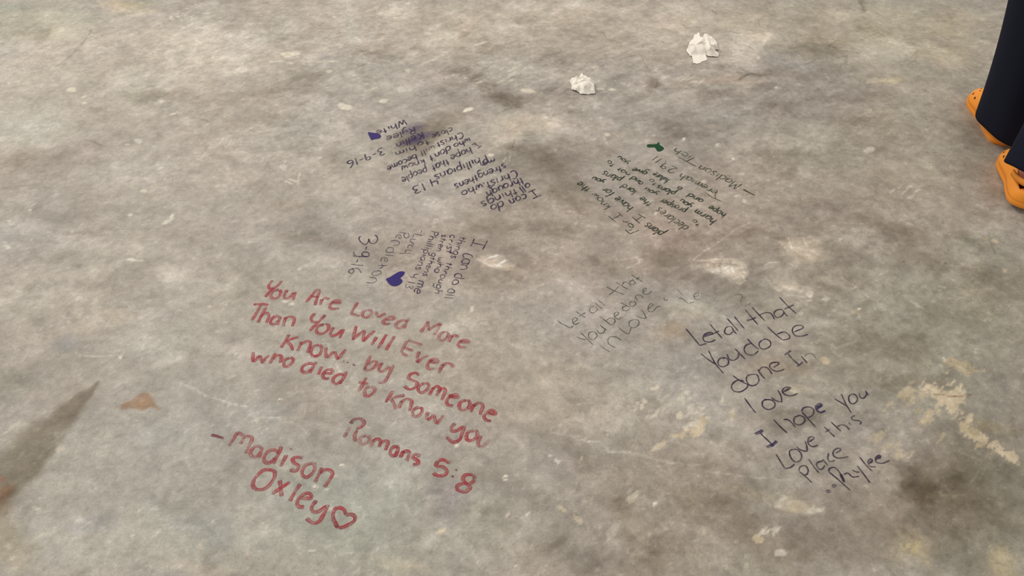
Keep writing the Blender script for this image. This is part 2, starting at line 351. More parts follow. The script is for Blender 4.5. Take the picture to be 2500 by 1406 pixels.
# chips, spatters: small bright spots with crisp edges
CHIPS = [
    (706, 131, 20, 7, -6, (205, 197, 176)), (722, 128, 10, 6, 0, (203, 196, 178)), (845, 262, 15, 7, 10, (210, 203, 186)), (832, 258, 9, 7, 0, (206, 199, 182)), (1141, 268, 14, 5, -18, (216, 208, 192)), (935, 247, 9, 6, 0, (198, 191, 175)),
    (995, 172, 6, 5, 0, (192, 184, 168)), (1045, 82, 11, 4, 0, (200, 192, 176)), (175, 218, 12, 6, -15, (202, 196, 176)), (207, 252, 6, 3, 0, (200, 195, 178)), (1454, 163, 10, 4, 0, (205, 198, 180)), (1288, 222, 20, 4, 8, (200, 190, 172)), (1470, 218, 11, 3, 0, (204, 195, 178)),
    (1498, 219, 9, 3, 0, (204, 195, 178)), (1195, 379, 9, 4, 0, (216, 205, 190)), (1483, 328, 7, 4, 0, (208, 198, 182)), (410, 538, 14, 4, -35, (204, 197, 182)), (418, 528, 4, 8, 20, (202, 195, 180)), (317, 633, 14, 3, 0, (206, 201, 186)), (340, 635, 10, 2, 0, (196, 190, 176)),
    (295, 871, 4, 4, 0, (214, 206, 190)), (512, 749, 5, 4, 0, (196, 190, 176)), (199, 728, 5, 5, 0, (190, 186, 172)), (697, 735, 9, 4, 0, (205, 194, 182)), (712, 743, 8, 4, 0, (203, 192, 180)), (705, 728, 4, 2, 0, (214, 200, 190)), (730, 656, 3, 6, 20, (198, 190, 176)),
    (683, 975, 4, 3, 0, (218, 212, 198)), (625, 1028, 5, 5, 0, (206, 198, 182)), (768, 1190, 6, 6, 0, (216, 208, 192)), (797, 1196, 5, 3, 30, (208, 200, 186)), (834, 1138, 6, 4, 45, (222, 216, 202)), (818, 1162, 3, 3, 0, (206, 198, 184)), (1115, 1088, 4, 5, 0, (218, 208, 194)),
    (1234, 1166, 7, 8, 30, (220, 210, 194)), (1343, 1113, 4, 3, 30, (206, 196, 182)), (1359, 1126, 2, 9, -28, (214, 206, 192)), (1420, 1118, 3, 3, 0, (206, 190, 170)), (322, 1308, 4, 4, 0, (204, 198, 186)), (521, 1274, 4, 4, 0, (204, 198, 184)), (92, 1240, 12, 3, 18, (196, 188, 172)),
    (112, 1303, 14, 6, -20, (188, 182, 166)), (760, 1342, 11, 3, 8, (206, 200, 188)), (800, 1335, 10, 4, -20, (196, 190, 176)), (603, 1352, 9, 5, -30, (190, 178, 162)), (147, 1098, 13, 6, -25, (188, 178, 162)), (28, 1048, 26, 5, -35, (186, 178, 164)), (490, 1335, 12, 5, 30, (186, 178, 160)),
    (640, 1275, 4, 3, 0, (196, 190, 178)), (2098, 755, 5, 3, 0, (214, 206, 192)), (1980, 725, 5, 4, 0, (216, 206, 190)), (1977, 735, 8, 3, 0, (204, 196, 182)), (1820, 492, 5, 5, 0, (200, 190, 176)), (1800, 480, 6, 3, 0, (210, 198, 182)), (1719, 443, 8, 4, 0, (202, 190, 174)),
    (1814, 425, 6, 4, 0, (204, 192, 176)), (1668, 340, 3, 5, 0, (222, 214, 202)), (1750, 355, 4, 3, 0, (200, 190, 174)), (1788, 388, 4, 3, 0, (214, 204, 188)), (1752, 352, 3, 2, 0, (206, 196, 180)), (1896, 215, 3, 2, 0, (220, 214, 200)), (1600, 522, 2, 4, 10, (214, 204, 192)),
    (2305, 878, 3, 5, -30, (206, 198, 184)), (1600, 1228, 4, 6, 40, (214, 206, 190)), (1490, 1010, 3, 4, 0, (196, 188, 174)), (1575, 980, 7, 5, 40, (208, 198, 180)), (1558, 985, 6, 4, 20, (202, 192, 176)), (1568, 992, 5, 9, 0, (204, 194, 178)),
    (1600, 950, 11, 4, 0, (206, 196, 178)), (1608, 946, 5, 6, 0, (206, 196, 178)), (1660, 1015, 8, 10, 30, (206, 196, 176)), (1484, 1062, 3, 3, 0, (200, 192, 178)), (1290, 1256, 3, 6, 40, (206, 198, 184)), (1240, 1260, 4, 8, 30, (190, 182, 168)), (1260, 1382, 4, 2, 30, (206, 198, 182)),
    (20, 605, 7, 4, 0, (196, 190, 174)), (75, 513, 4, 2, 0, (206, 200, 186)), (22, 538, 3, 3, 0, (206, 196, 186)), (350, 466, 8, 4, 0, (196, 190, 170)), (320, 524, 5, 3, 0, (200, 194, 178)), (335, 345, 10, 6, 0, (192, 187, 174)), (310, 353, 6, 3, 0, (190, 185, 170)), (395, 248, 7, 3, 0, (192, 186, 170)),
    (205, 236, 8, 3, -15, (192, 188, 172)), (420, 278, 8, 2, -15, (190, 184, 170)), (420, 45, 6, 5, 30, (200, 194, 182)), (436, 42, 4, 2, 30, (204, 198, 186)), (463, 62, 10, 3, -20, (196, 190, 176)), (447, 68, 6, 4, 0, (196, 190, 176)), (505, 33, 10, 2, 0, (194, 188, 174)), (690, 407, 9, 7, 30, (196, 188, 176)),
    (705, 445, 14, 2, 20, (204, 196, 180)), (715, 440, 13, 2, 15, (204, 196, 180)), (730, 437, 3, 16, 15, (196, 188, 174)), (785, 335, 6, 7, 10, (196, 188, 172)), (700, 153, 22, 2, 10, (196, 190, 174)), (665, 152, 8, 2, 0, (196, 190, 174)), (780, 150, 46, 3, 0, (186, 179, 164)),
    (790, 122, 12, 5, 0, (188, 182, 166)), (805, 173, 10, 3, 0, (190, 182, 164)), (1060, 140, 40, 3, -28, (190, 182, 168)), (1170, 105, 20, 3, -15, (204, 196, 182)), (980, 45, 30, 4, 10, (188, 180, 164)), (1150, 755, 5, 9, 20, (204, 196, 182)), (1118, 775, 6, 5, 0, (196, 188, 172)), (1140, 795, 12, 3, 8, (198, 190, 174)), (1180, 790, 12, 4, 0, (192, 184, 168)),
    (1105, 795, 8, 3, 0, (192, 184, 168)), (1228, 640, 3, 12, 60, (208, 204, 196)), (1205, 625, 14, 2, -10, (206, 202, 192)), (1218, 648, 12, 2, 15, (206, 202, 192)), (1707, 720, 4, 3, 45, (212, 206, 196)), (1690, 735, 6, 3, 0, (190, 188, 178)),
    (2430, 590, 8, 4, 20, (192, 178, 152)), (2205, 640, 3, 2, 0, (110, 100, 92)), (2310, 643, 4, 2, 20, (104, 94, 84)), (2050, 585, 4, 3, 0, (196, 188, 174)), (2220, 545, 14, 2, 20, (182, 175, 162)), (2240, 745, 20, 2, 30, (180, 172, 158)), (2300, 700, 12, 3, 10, (182, 172, 152)), (2450, 660, 4, 6, -30, (186, 170, 146)),
]
for (px, py, rx, ry, ang, c) in CHIPS:
    s, q = ell(px, py, max(rx, 3), max(ry, 2.2), ang, 1.0)
    m = 1 - sm(q, 0.75, 1.25)
    col[s] = col[s] * (1 - m[..., None]) + m[..., None] * np.array(c)

# the big spalled footprint-like marks: (outline px), colour lift
def poly_mask(pts, soft=0.0025):
    W = np.array([P(*p) for p in pts])
    c = W.mean(0)
    R = np.abs(W - c).max() + 0.03
    s = win(c[0], c[1], R)
    X = GX[s] + (WX[s] - GX[s]) * 0.1
    Y = GY[s] + (WY[s] - GY[s]) * 0.1
    inside = np.zeros(X.shape, bool)
    dist = np.full(X.shape, 9.0)
    n = len(W)
    for i in range(n):
        a, b = W[i], W[(i + 1) % n]
        cr = ((a[1] > Y) != (b[1] > Y)) & (X < (b[0] - a[0]) * (Y - a[1]) / (b[1] - a[1] + 1e-12) + a[0])
        inside ^= cr
        ab = b - a
        t = np.clip(((X - a[0]) * ab[0] + (Y - a[1]) * ab[1]) / (ab @ ab + 1e-12), 0, 1)
        dist = np.minimum(dist, np.hypot(X - a[0] - t * ab[0], Y - a[1] - t * ab[1]))
    sd = np.where(inside, dist, -dist)
    return s, sm(sd, -soft, soft)


for pts, d, dz in [
    ([(290, 1000), (300, 985), (318, 980), (335, 965), (352, 958), (366, 962), (376, 978), (384, 992), (397, 1002), (380, 998), (368, 994), (352, 1004), (332, 1000), (312, 996), (300, 1003)], (-14, -34, -48), 0.0),
    ([(330, 985), (345, 962), (368, 966), (374, 985), (360, 998), (340, 1000)], (-5, -9, -12), 0.0),
    ([(1700, 636), (1740, 630), (1790, 630), (1822, 645), (1828, 668), (1810, 690), (1785, 684), (1765, 668), (1720, 652)], (32, 30, 26), 0.0010),
    ([(1900, 590), (1925, 578), (1990, 575), (2010, 600), (2003, 632), (1980, 640), (1940, 612)], (16, 15, 13), 0.0007),
    ([(1163, 630), (1195, 618), (1225, 622), (1262, 650), (1240, 662), (1190, 648)], (18, 17, 16), 0.0006),
    ([(1868, 648), (1882, 640), (1925, 645), (1945, 690), (1930, 712), (1890, 690), (1866, 668)], (10, 9, 8), 0.0005),
    ([(1790, 95), (1850, 80), (1880, 75), (1862, 130), (1836, 165), (1816, 178), (1788, 150)], (7, 6, 5), 0.0)]:
    s, m = poly_mask(pts)
    col[s] += m[..., None] * np.array(d)
    hgt[s] -= m * dz


# scratches, hairline cracks, scuffs: polylines (px), width px, colour change
def line(pts, wpx, d, jitter=0.4, soft=1.0):
    W = np.array([P(*p) for p in pts])
    for a, b, pa in zip(W[:-1], W[1:], pts[:-1]):
        wm = wpx * math.hypot(*(np.array(P(pa[0] + 1, pa[1])) - np.array(P(pa[0], pa[1]))))
        wm = max(wm, 0.0026)
        c = (a + b) / 2
        s = win(c[0], c[1], np.hypot(*(b - a)) / 2 + wm * 3 + 0.01)
        X = GX[s] + (WX[s] - GX[s]) * jitter * 0.3
        Y = GY[s] + (WY[s] - GY[s]) * jitter * 0.3
        ab = b - a
        t = np.clip(((X - a[0]) * ab[0] + (Y - a[1]) * ab[1]) / (ab @ ab + 1e-12), 0, 1)
        q = np.hypot(X - a[0] - t * ab[0], Y - a[1] - t * ab[1]) / wm
        m = (1 - sm(q, 0.3, 1.3)) * np.clip(0.8 + 0.5 * n_fine[s], 0.2, 1.2)
        col[s] += m[..., None] * np.array(d if not np.isscalar(d) else (d, d, d))


LINES = [
    ([(1830, 545), (1790, 565), (1755, 590), (1720, 612), (1693, 634)], 1.6, 16), ([(1830, 545), (1798, 556), (1740, 600)], 1.0, 8),
    ([(1705, 640), (1735, 641), (1770, 643), (1800, 648)], 1.0, -16), ([(1760, 632), (1755, 650), (1762, 668)], 1.0, -14), ([(1790, 636), (1786, 655), (1795, 672)], 1.0, 14), ([(1715, 650), (1740, 664), (1765, 672), (1790, 690), (1815, 690)], 1.0, 14), ([(1768, 655), (1778, 650), (1790, 662)], 1.0, 18), ([(1795, 655), (1812, 652), (1818, 668)], 1.0, 18), ([(1700, 636), (1760, 630), (1815, 634)], 1.0, 12),
    ([(1795, 678), (1812, 672), (1820, 684), (1806, 694), (1794, 688)], 1.0, 14), ([(1925, 580), (1932, 604)], 1.2, 16), ([(1960, 577), (1972, 600)], 1.2, 16), ([(1904, 590), (1925, 612)], 1.0, 12), ([(1928, 606), (1965, 600), (1992, 616)], 1.0, 12), ([(1985, 620), (2003, 630), (1990, 642)], 1.4, -12),
    ([(1866, 650), (1880, 641), (1920, 642), (1935, 648)], 1.2, 15), ([(1866, 670), (1885, 700), (1925, 720), (1965, 725)], 1.4, 13), ([(1890, 690), (1930, 705), (1975, 720), (2020, 735)], 1.4, 10),
    ([(1165, 632), (1200, 648), (1235, 662)], 1.0, 14), ([(1185, 622), (1210, 640), (1228, 645)], 1.0, -10), ([(1520, 634), (1555, 628), (1562, 640), (1530, 655)], 1.0, 12), ([(1500, 625), (1520, 650), (1545, 652)], 1.0, 10),
    ([(1345, 1055), (1400, 1068), (1440, 1078), (1462, 1076), (1490, 1102), (1540, 1105), (1640, 1130), (1715, 1135), (1725, 1152), (1800, 1160), (1940, 1172)], 1.3, 15), ([(1380, 1060), (1430, 1068), (1450, 1090)], 1.0, 8),
    ([(440, 932), (500, 965), (560, 985), (600, 993), (620, 1018), (680, 1020), (730, 1040), (755, 1062)], 1.2, 16), ([(595, 990), (600, 1005), (610, 1015)], 1.2, 12), ([(180, 855), (195, 868), (230, 870), (300, 865)], 1.2, 10),
    ([(1690, 880), (1750, 860), (1820, 840)], 1.4, 8), ([(1840, 790), (1900, 820), (1960, 845), (2040, 850), (2090, 835)], 1.4, 9), ([(1760, 770), (1830, 800), (1880, 840)], 1.0, 9), ([(1720, 810), (1900, 930)], 1.0, 6), ([(1870, 890), (1835, 905)], 1.4, 14),
    ([(225, 72), (205, 100), (170, 138), (136, 163)], 3.0, (-16, -15, -15)), ([(225, 72), (190, 125)], 1.0, -8), ([(208, 342), (232, 350), (245, 356)], 3.2, -20), ([(484, 288), (505, 296)], 3.0, -18), ([(490, 278), (505, 273)], 3.5, -16), ([(520, 283), (531, 277)], 4.0, -16), ([(566, 52), (570, 48)], 5.0, -18),
    ([(515, 127), (530, 118), (560, 112)], 3.0, -11), ([(785, 70), (818, 72)], 1.6, -14), ([(806, 285), (808, 305)], 1.8, -14), ([(754, 320), (752, 334), (768, 336)], 1.4, -12), ([(665, 88), (730, 92)], 1.0, 10), ([(700, 78), (735, 50)], 1.4, 8),
    ([(2000, 68), (2030, 62)], 1.4, -14), ([(1772, 75), (1810, 82)], 2.6, -20), ([(1812, 70), (1838, 76)], 2.6, -20), ([(1820, 90), (1848, 108)], 2.0, -18), ([(1795, 106), (1830, 114), (1843, 124)], 2.4, -20), ([(1765, 92), (1810, 106)], 1.6, -12), ([(1775, 153), (1828, 155)], 1.4, -10), ([(1790, 120), (1850, 130)], 1.0, -10), ([(1780, 142), (1840, 145)], 1.0, 8),
    ([(1845, 50), (1848, 66)], 1.6, -15), ([(1853, 50), (1856, 64)], 1.4, -13), ([(1838, 48), (1862, 46)], 1.4, -10), ([(1805, 195), (1825, 183), (1840, 180)], 3.0, -20), ([(1842, 182), (1872, 184)], 2.8, -22), ([(2022, 112), (2040, 100), (2052, 98)], 3.4, -20), ([(2030, 115), (2080, 118), (2100, 122)], 1.8, -14), ([(2100, 100), (2145, 78), (2160, 88)], 2.4, -13),
    ([(1965, 158), (2000, 142)], 2.2, -16), ([(1928, 118), (1945, 117)], 3.0, -16), ([(2210, 152), (2238, 125), (2234, 148), (2215, 158)], 2.4, -10), ([(2045, 140), (2068, 136), (2064, 152)], 5, -15), ([(1985, 20), (2020, 24)], 3.4, -12), ([(1740, 22), (1750, 34)], 4, -14), ([(1790, 30), (1810, 34)], 4, -12),
    ([(2100, 0), (2108, 26)], 5.0, -14), ([(1472, 80), (1486, 98)], 2.8, -16), ([(1440, 88), (1458, 96)], 3.0, -16), ([(1560, 130), (1585, 172)], 2.4, -13), ([(1430, 98), (1470, 104)], 1.2, -8), ([(1510, 188), (1535, 190)], 2.4, -12), ([(1580, 178), (1605, 190)], 1.6, 8), ([(1604, 190), (1600, 225)], 1.2, -12),
    ([(1474, 330), (1482, 356)], 3.4, 13), ([(1235, 385), (1228, 394)], 2.4, 28), ([(1245, 380), (1242, 395)], 2.4, 28), ([(1250, 360), (1256, 340), (1275, 330), (1300, 328)], 1.2, -14), ([(1180, 150), (1198, 140)], 1.6, 10), ([(1060, 140), (1040, 120), (1050, 100)], 1.2, 8),
    ([(880, 120), (905, 150), (940, 152)], 1.2, -8), ([(840, 108), (900, 128), (960, 140)], 1.6, -10), ([(1170, 200), (1200, 215), (1205, 228)], 1.2, 12), ([(1120, 200), (1180, 190), (1200, 205)], 1.2, 9), ([(540, 340), (575, 325), (585, 310)], 1.4, 8), ([(535, 350), (545, 335)], 1.8, 12), ([(565, 340), (560, 352)], 1.6, 10), ([(600, 320), (640, 300)], 1.0, 8),
    ([(2060, 680), (2080, 695), (2092, 705), (2120, 725), (2140, 735)], 2.2, 13), ([(2062, 678), (2082, 694)], 1.6, -12), ([(2410, 560), (2430, 620)], 1.4, -10), ([(2200, 545), (2220, 575)], 1.6, -10), ([(2130, 690), (2150, 670), (2170, 660)], 1.4, 9), ([(2300, 690), (2320, 720)], 1.2, 8),
    ([(2320, 236), (2342, 232)], 1.4, 12), ([(1145, 1330), (1165, 1370), (1180, 1390)], 2.4, 11), ([(1120, 1308), (1135, 1340)], 1.6, 10), ([(1100, 1240), (1108, 1180)], 3, 8), ([(1425, 1005), (1422, 1030)], 3, 12), ([(1445, 1000), (1440, 1030)], 3, 10), ([(1260, 1000), (1262, 970)], 2, 8),
    ([(2300, 1260), (2340, 1290)], 1.6, -12), ([(2250, 1240), (2310, 1275)], 1.4, -9), ([(1960, 870), (1972, 880), (1975, 890)], 2.0, 18), ([(820, 885), (832, 905), (830, 912)], 2.0, 18), ([(2390, 1150), (2370, 1180)], 2.4, 10), ([(2075, 710), (2092, 700)], 1.6, 12),
    ([(2280, 962), (2330, 966), (2370, 962)], 1.6, (-30, -34, -34)), ([(1480, 480), (1500, 500)], 1.2, -8), ([(1640, 885), (1680, 980)], 2.0, -8), ([(545, 1030), (625, 960)], 2.0, 5), ([(560, 1000), (600, 940)], 1.6, -5), ([(1215, 440), (1400, 470)], 1.0, 5),
    ([(2340, 890), (2380, 910)], 1.4, -10), ([(1000, 1060), (1040, 1075)], 1.2, 6), ([(400, 1150), (600, 1110)], 1.0, 4), ([(905, 560), (960, 552), (1010, 556)], 1.0, 6),
]
for (pts, wpx, d) in LINES:
    line(pts, wpx, (np.array(d) if not np.isscalar(d) else d) * (1.9 if wpx < 1.3 else 1.45))
# many faint random trowel and drag scratches
for k in range(240):
    px, py = rs.uniform(0, 2500), rs.uniform(0, 1406)
    ln = rs.uniform(12, 60) * (0.6 + py / 1400)
    an = math.radians(rs.choice([rs.uniform(-35, 35), rs.uniform(20, 70)]))
    dx, dy = ln * math.cos(an), ln * math.sin(an) * (0.4 + py / 1400 * 0.5)
    line([(px, py), (px + dx * 0.5, py + dy * 0.5 + rs.uniform(-3, 3)), (px + dx, py + dy)], 1.0, rs.choice([-6, 7, 9]))

# fine light flecks and dark pits
col += (n_fine * 5.0)[..., None]
n_r1 = fbm(GX * 16, GY * 20, 41, 3, 0.6)
n_r2 = fbm(GX * 34, GY * 40, 42, 3, 0.6)
n_gate = sm(fbm(GX * 5, GY * 6, 43, 3), -0.1, 0.8)
ridge = (1 - sm(np.abs(n_r1), 0.0, 0.09)) * n_gate + 0.7 * (1 - sm(np.abs(n_r2), 0.0, 0.12)) * sm(-n_r1, 0.1, 0.6)
col += (ridge * 8.5)[..., None]
n_blot = fbm(GX * 38, GY * 38, 44, 2, 0.6)
col += ((sm(n_blot, 0.35, 0.8) - sm(-n_blot, 0.35, 0.8)) * 6.5)[..., None]
fl = sm(n_fleck + 0.25 * n_mid, 0.85, 1.2) * 18
pit = sm(-n_fleck + 0.25 * n_mid2, 0.85, 1.2) * 13
col += (fl - pit)[..., None]
# thin skin of cement lifted in small crisp-edged plates
n_pl = fbm((GX * 0.9 + GY * 0.4) * 15, (GY * 0.9 - GX * 0.4) * 24, 51, 5, 0.66)
n_pg = fbm(GX * 3.2, GY * 3.6, 52, 3)
plate = sm(n_pl + 0.35 * n_pg, 0.42, 0.50)
plate2 = sm(-n_pl + 0.35 * n_pg, 0.46, 0.56)
edge = sm(n_pl + 0.35 * n_pg, 0.38, 0.42) * (1 - sm(n_pl + 0.35 * n_pg, 0.42, 0.47))
col += (plate * 7.5 - plate2 * 7.0 + edge * 4.0)[..., None] * (0.45 + 0.55 * sm(GY, 0.9, 1.5))[..., None] * np.array((1, 0.98, 0.94))
hgt -= plate * 0.0001
# flecky, scratched zones have more contrast
zone = np.zeros(GX.shape)
for (px, py, rx, ry) in [(1250, 150, 600, 220), (2050, 700, 500, 300), (2100, 1100, 420, 300), (1950, 300, 400, 160), (560, 140, 500, 140), (1280, 1290, 500, 140)]:
    s, q = ell(px, py, rx, ry, 0, 0)
    zone[s] = np.maximum(zone[s], 1 - sm(q, 0.5, 1.3))
n_str = fbm((GX * 0.8 + GY * 0.6) * 22, (GX * -0.6 + GY * 0.8) * 60, 31, 4, 0.7)
col += (zone * n_str * 10 + zone * n_mid2 * 3)[..., None]
# beyond the surveyed stretch the slab is sampled coarsely: keep only its broad tones there
far = np.maximum(np.maximum(X0 - GX, GX - X1), np.maximum(Y0 - GY, GY - Y1))
fw = sm(far, -0.02, 0.04)[..., None]
smooth_c = np.array((168, 160, 148)) + (fbm(GX * 1.4, GY * 1.4, 61, 3) * 12)[..., None]
col = col * (1 - fw) + smooth_c * fw
hgt = hgt * (1 - fw[..., 0])
col = np.clip(col, 30, 240)

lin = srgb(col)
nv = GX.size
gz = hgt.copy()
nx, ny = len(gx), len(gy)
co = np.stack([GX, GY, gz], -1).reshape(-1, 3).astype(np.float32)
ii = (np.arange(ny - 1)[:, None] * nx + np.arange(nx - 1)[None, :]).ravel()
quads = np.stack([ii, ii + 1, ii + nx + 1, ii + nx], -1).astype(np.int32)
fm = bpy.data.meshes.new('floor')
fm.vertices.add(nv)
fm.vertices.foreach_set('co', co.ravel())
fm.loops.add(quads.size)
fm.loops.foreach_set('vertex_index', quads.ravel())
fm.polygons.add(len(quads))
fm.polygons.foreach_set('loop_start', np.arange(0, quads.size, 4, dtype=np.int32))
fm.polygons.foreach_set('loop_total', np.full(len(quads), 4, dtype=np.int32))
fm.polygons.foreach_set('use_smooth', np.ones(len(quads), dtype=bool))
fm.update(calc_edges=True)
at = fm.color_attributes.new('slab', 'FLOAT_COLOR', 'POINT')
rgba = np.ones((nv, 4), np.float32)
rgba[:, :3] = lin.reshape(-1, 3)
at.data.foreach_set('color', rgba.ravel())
floor = bpy.data.objects.new('floor', fm)
C.objects.link(floor)
tag(floor, 'worn mottled grey concrete slab with brown stains, pale chips and scratches', 'floor', kind='structure')

m, nt, b, out = new_mat('concrete')
N = nt.nodes
L = nt.links
va = N.new('ShaderNodeVertexColor')
va.layer_name = 'slab'
tc = N.new('ShaderNodeTexCoord')


def noise(scale, detail, rough=0.6, vec=None, dist=0.0):
    n = N.new('ShaderNodeTexNoise')
    n.inputs['Scale'].default_value = scale
    n.inputs['Detail'].default_value = detail
    n.inputs['Roughness'].default_value = rough
    n.inputs['Distortion'].default_value = dist
    L.new(vec or tc.outputs['Object'], n.inputs['Vector'])
    return n


def rng(src, a, bb, c, d):
    r = N.new('ShaderNodeMapRange')
    for i, v in enumerate((a, bb, c, d)):
        r.inputs[i + 1].default_value = v
    L.new(src, r.inputs[0])
    return r


def mul(a_, b_):
    q = N.new('ShaderNodeMath')
    q.operation = 'MULTIPLY'
    L.new(a_, q.inputs[0])
    L.new(b_, q.inputs[1])
    return q


n1 = noise(70, 6, 0.7, dist=0.4)
n2 = noise(260, 3, 0.6)
n3 = noise(28, 5, 0.65, dist=0.6)
f = mul(mul(rng(n1.outputs[0], 0.25, 0.75, 0.80, 1.20).outputs[0], rng(n2.outputs[0], 0.2, 0.8, 0.84, 1.16).outputs[0]).outputs[0],
        rng(n3.outputs[0], 0.25, 0.75, 0.86, 1.14).outputs[0])
sc = N.new('ShaderNodeVectorMath')
sc.operation = 'SCALE'
L.new(va.outputs[0], sc.inputs[0])
L.new(f.outputs[0], sc.inputs['Scale'])
L.new(sc.outputs[0], b.inputs['Base Color'])
rr = rng(n3.outputs[0], 0.3, 0.7, 0.48, 0.66)
L.new(rr.outputs[0], b.inputs['Roughness'])
b.inputs['Specular IOR Level'].default_value = 0.35
bp = N.new('ShaderNodeBump')
bp.inputs['Strength'].default_value = 0.35
bp.inputs['Distance'].default_value = 0.0012
L.new(n1.outputs[0], bp.inputs['Height'])
L.new(bp.outputs[0], b.inputs['Normal'])
fm.materials.append(m)


def ground(x, y):
    i = np.clip(np.searchsorted(gx, x) - 1, 0, nx - 2)
    j = np.clip(np.searchsorted(gy, y) - 1, 0, ny - 2)
    return float(max(gz[j, i], gz[j + 1, i], gz[j, i + 1], gz[j + 1, i + 1]))


# ------------------------------------------------------------------ the writing
def ink_mat(name, c, c2, alpha, nscale=90, lo=0.35, wear=0.5):
    """marker on rough concrete: the pen skips in the hollows"""
    m, nt, b, out = new_mat(name)
    N = nt.nodes
    L = nt.links
    va = N.new('ShaderNodeVertexColor')
    va.layer_name = 'ink'
    sp = N.new('ShaderNodeSeparateColor')
    L.new(va.outputs[0], sp.inputs[0])
    tc = N.new('ShaderNodeTexCoord')
    n = N.new('ShaderNodeTexNoise')
    n.inputs['Scale'].default_value = nscale
    n.inputs['Detail'].default_value = 5
    n.inputs['Roughness'].default_value = 0.7
    L.new(tc.outputs['Object'], n.inputs['Vector'])
    n2 = N.new('ShaderNodeTexNoise')
    n2.inputs['Scale'].default_value = nscale * 4
    n2.inputs['Detail'].default_value = 3
    L.new(tc.outputs['Object'], n2.inputs['Vector'])
    mx = N.new('ShaderNodeMix')
    mx.data_type = 'RGBA'
    mx.inputs[6].default_value = (*srgb(c), 1)
    mx.inputs[7].default_value = (*srgb(c2), 1)
    L.new(sp.outputs[1], mx.inputs[0])
    L.new(mx.outputs[2], b.inputs['Base Color'])
    b.inputs['Roughness'].default_value = 0.5
    b.inputs['Specular IOR Level'].default_value = 0.2
    r1 = N.new('ShaderNodeMapRange')
    r1.inputs[1].default_value = 0.35
    r1.inputs[2].default_value = 0.62
    r1.inputs[3].default_value = lo
    r1.inputs[4].default_value = 1.0
    L.new(n.outputs[0], r1.inputs[0])
    r2 = N.new('ShaderNodeMapRange')
    r2.inputs[1].default_value = 0.3
    r2.inputs[2].default_value = 0.6
    r2.inputs[3].default_value = 1 - wear
    r2.inputs[4].default_value = 1.0
    L.new(n2.outputs[0], r2.inputs[0])
    a = N.new('ShaderNodeMath')
    a.operation = 'MULTIPLY'
    L.new(r1.outputs[0], a.inputs[0])
    L.new(r2.outputs[0], a.inputs[1])
    a2 = N.new('ShaderNodeMath')
    a2.operation = 'MULTIPLY'
    L.new(a.outputs[0], a2.inputs[0])
    L.new(sp.outputs[0], a2.inputs[1])
    a3 = N.new('ShaderNodeMath')
    a3.operation = 'MULTIPLY'
    a3.use_clamp = True
    L.new(a2.outputs[0], a3.inputs[0])
    a3.inputs[1].default_value = alpha
    L.new(a3.outputs[0], b.inputs['Alpha'])
    return m


INK = {
    'red': ink_mat('red_marker', (176, 50, 62), (118, 40, 52), 1.05, 80, 0.5, 0.42),
    'violet': ink_mat('violet_marker', (56, 40, 76), (44, 33, 54), 1.0, 110, 0.62, 0.3),
    'purple': ink_mat('purple_marker', (56, 40, 58), (62, 48, 88), 1.0, 110, 0.66, 0.3),
    'green': ink_mat('green_marker', (34, 58, 38), (48, 48, 34), 1.0, 110, 0.6, 0.3),
    'faint': ink_mat('faint_green_marker', (62, 70, 54), (52, 58, 46), 0.85, 110, 0.5, 0.35),
    'heart': ink_mat('violet_fill', (46, 32, 104), (60, 44, 96), 1.2, 110, 0.9, 0.15),
    'smudge': ink_mat('violet_smudge', (88, 74, 116), (80, 68, 112), 1.5, 60, 0.6, 0.3),
}


def catmull(pts, n=5):
    if len(pts) < 3:
        return [np.array(p, float) for p in pts]
    p = [np.array(q, float) for q in pts]
    closed = np.hypot(*(p[0] - p[-1])) < 6
    if closed:
        p = [p[-2]] + p + [p[1]]
    else:
        p = [2 * p[0] - p[1]] + p + [2 * p[-1] - p[-2]]
    res = []
    for i in range(1, len(p) - 2):
        a, b, c, d = p[i - 1:i + 3]
        # keep deliberate sharp corners
        for k in range(n):
            t = k / n
            res.append(0.5 * ((2 * b) + (-a + c) * t + (2 * a - 5 * b + 4 * c - d) * t * t + (-a + 3 * b - 3 * c + d) * t ** 3))
    res.append(p[-2])
    return res


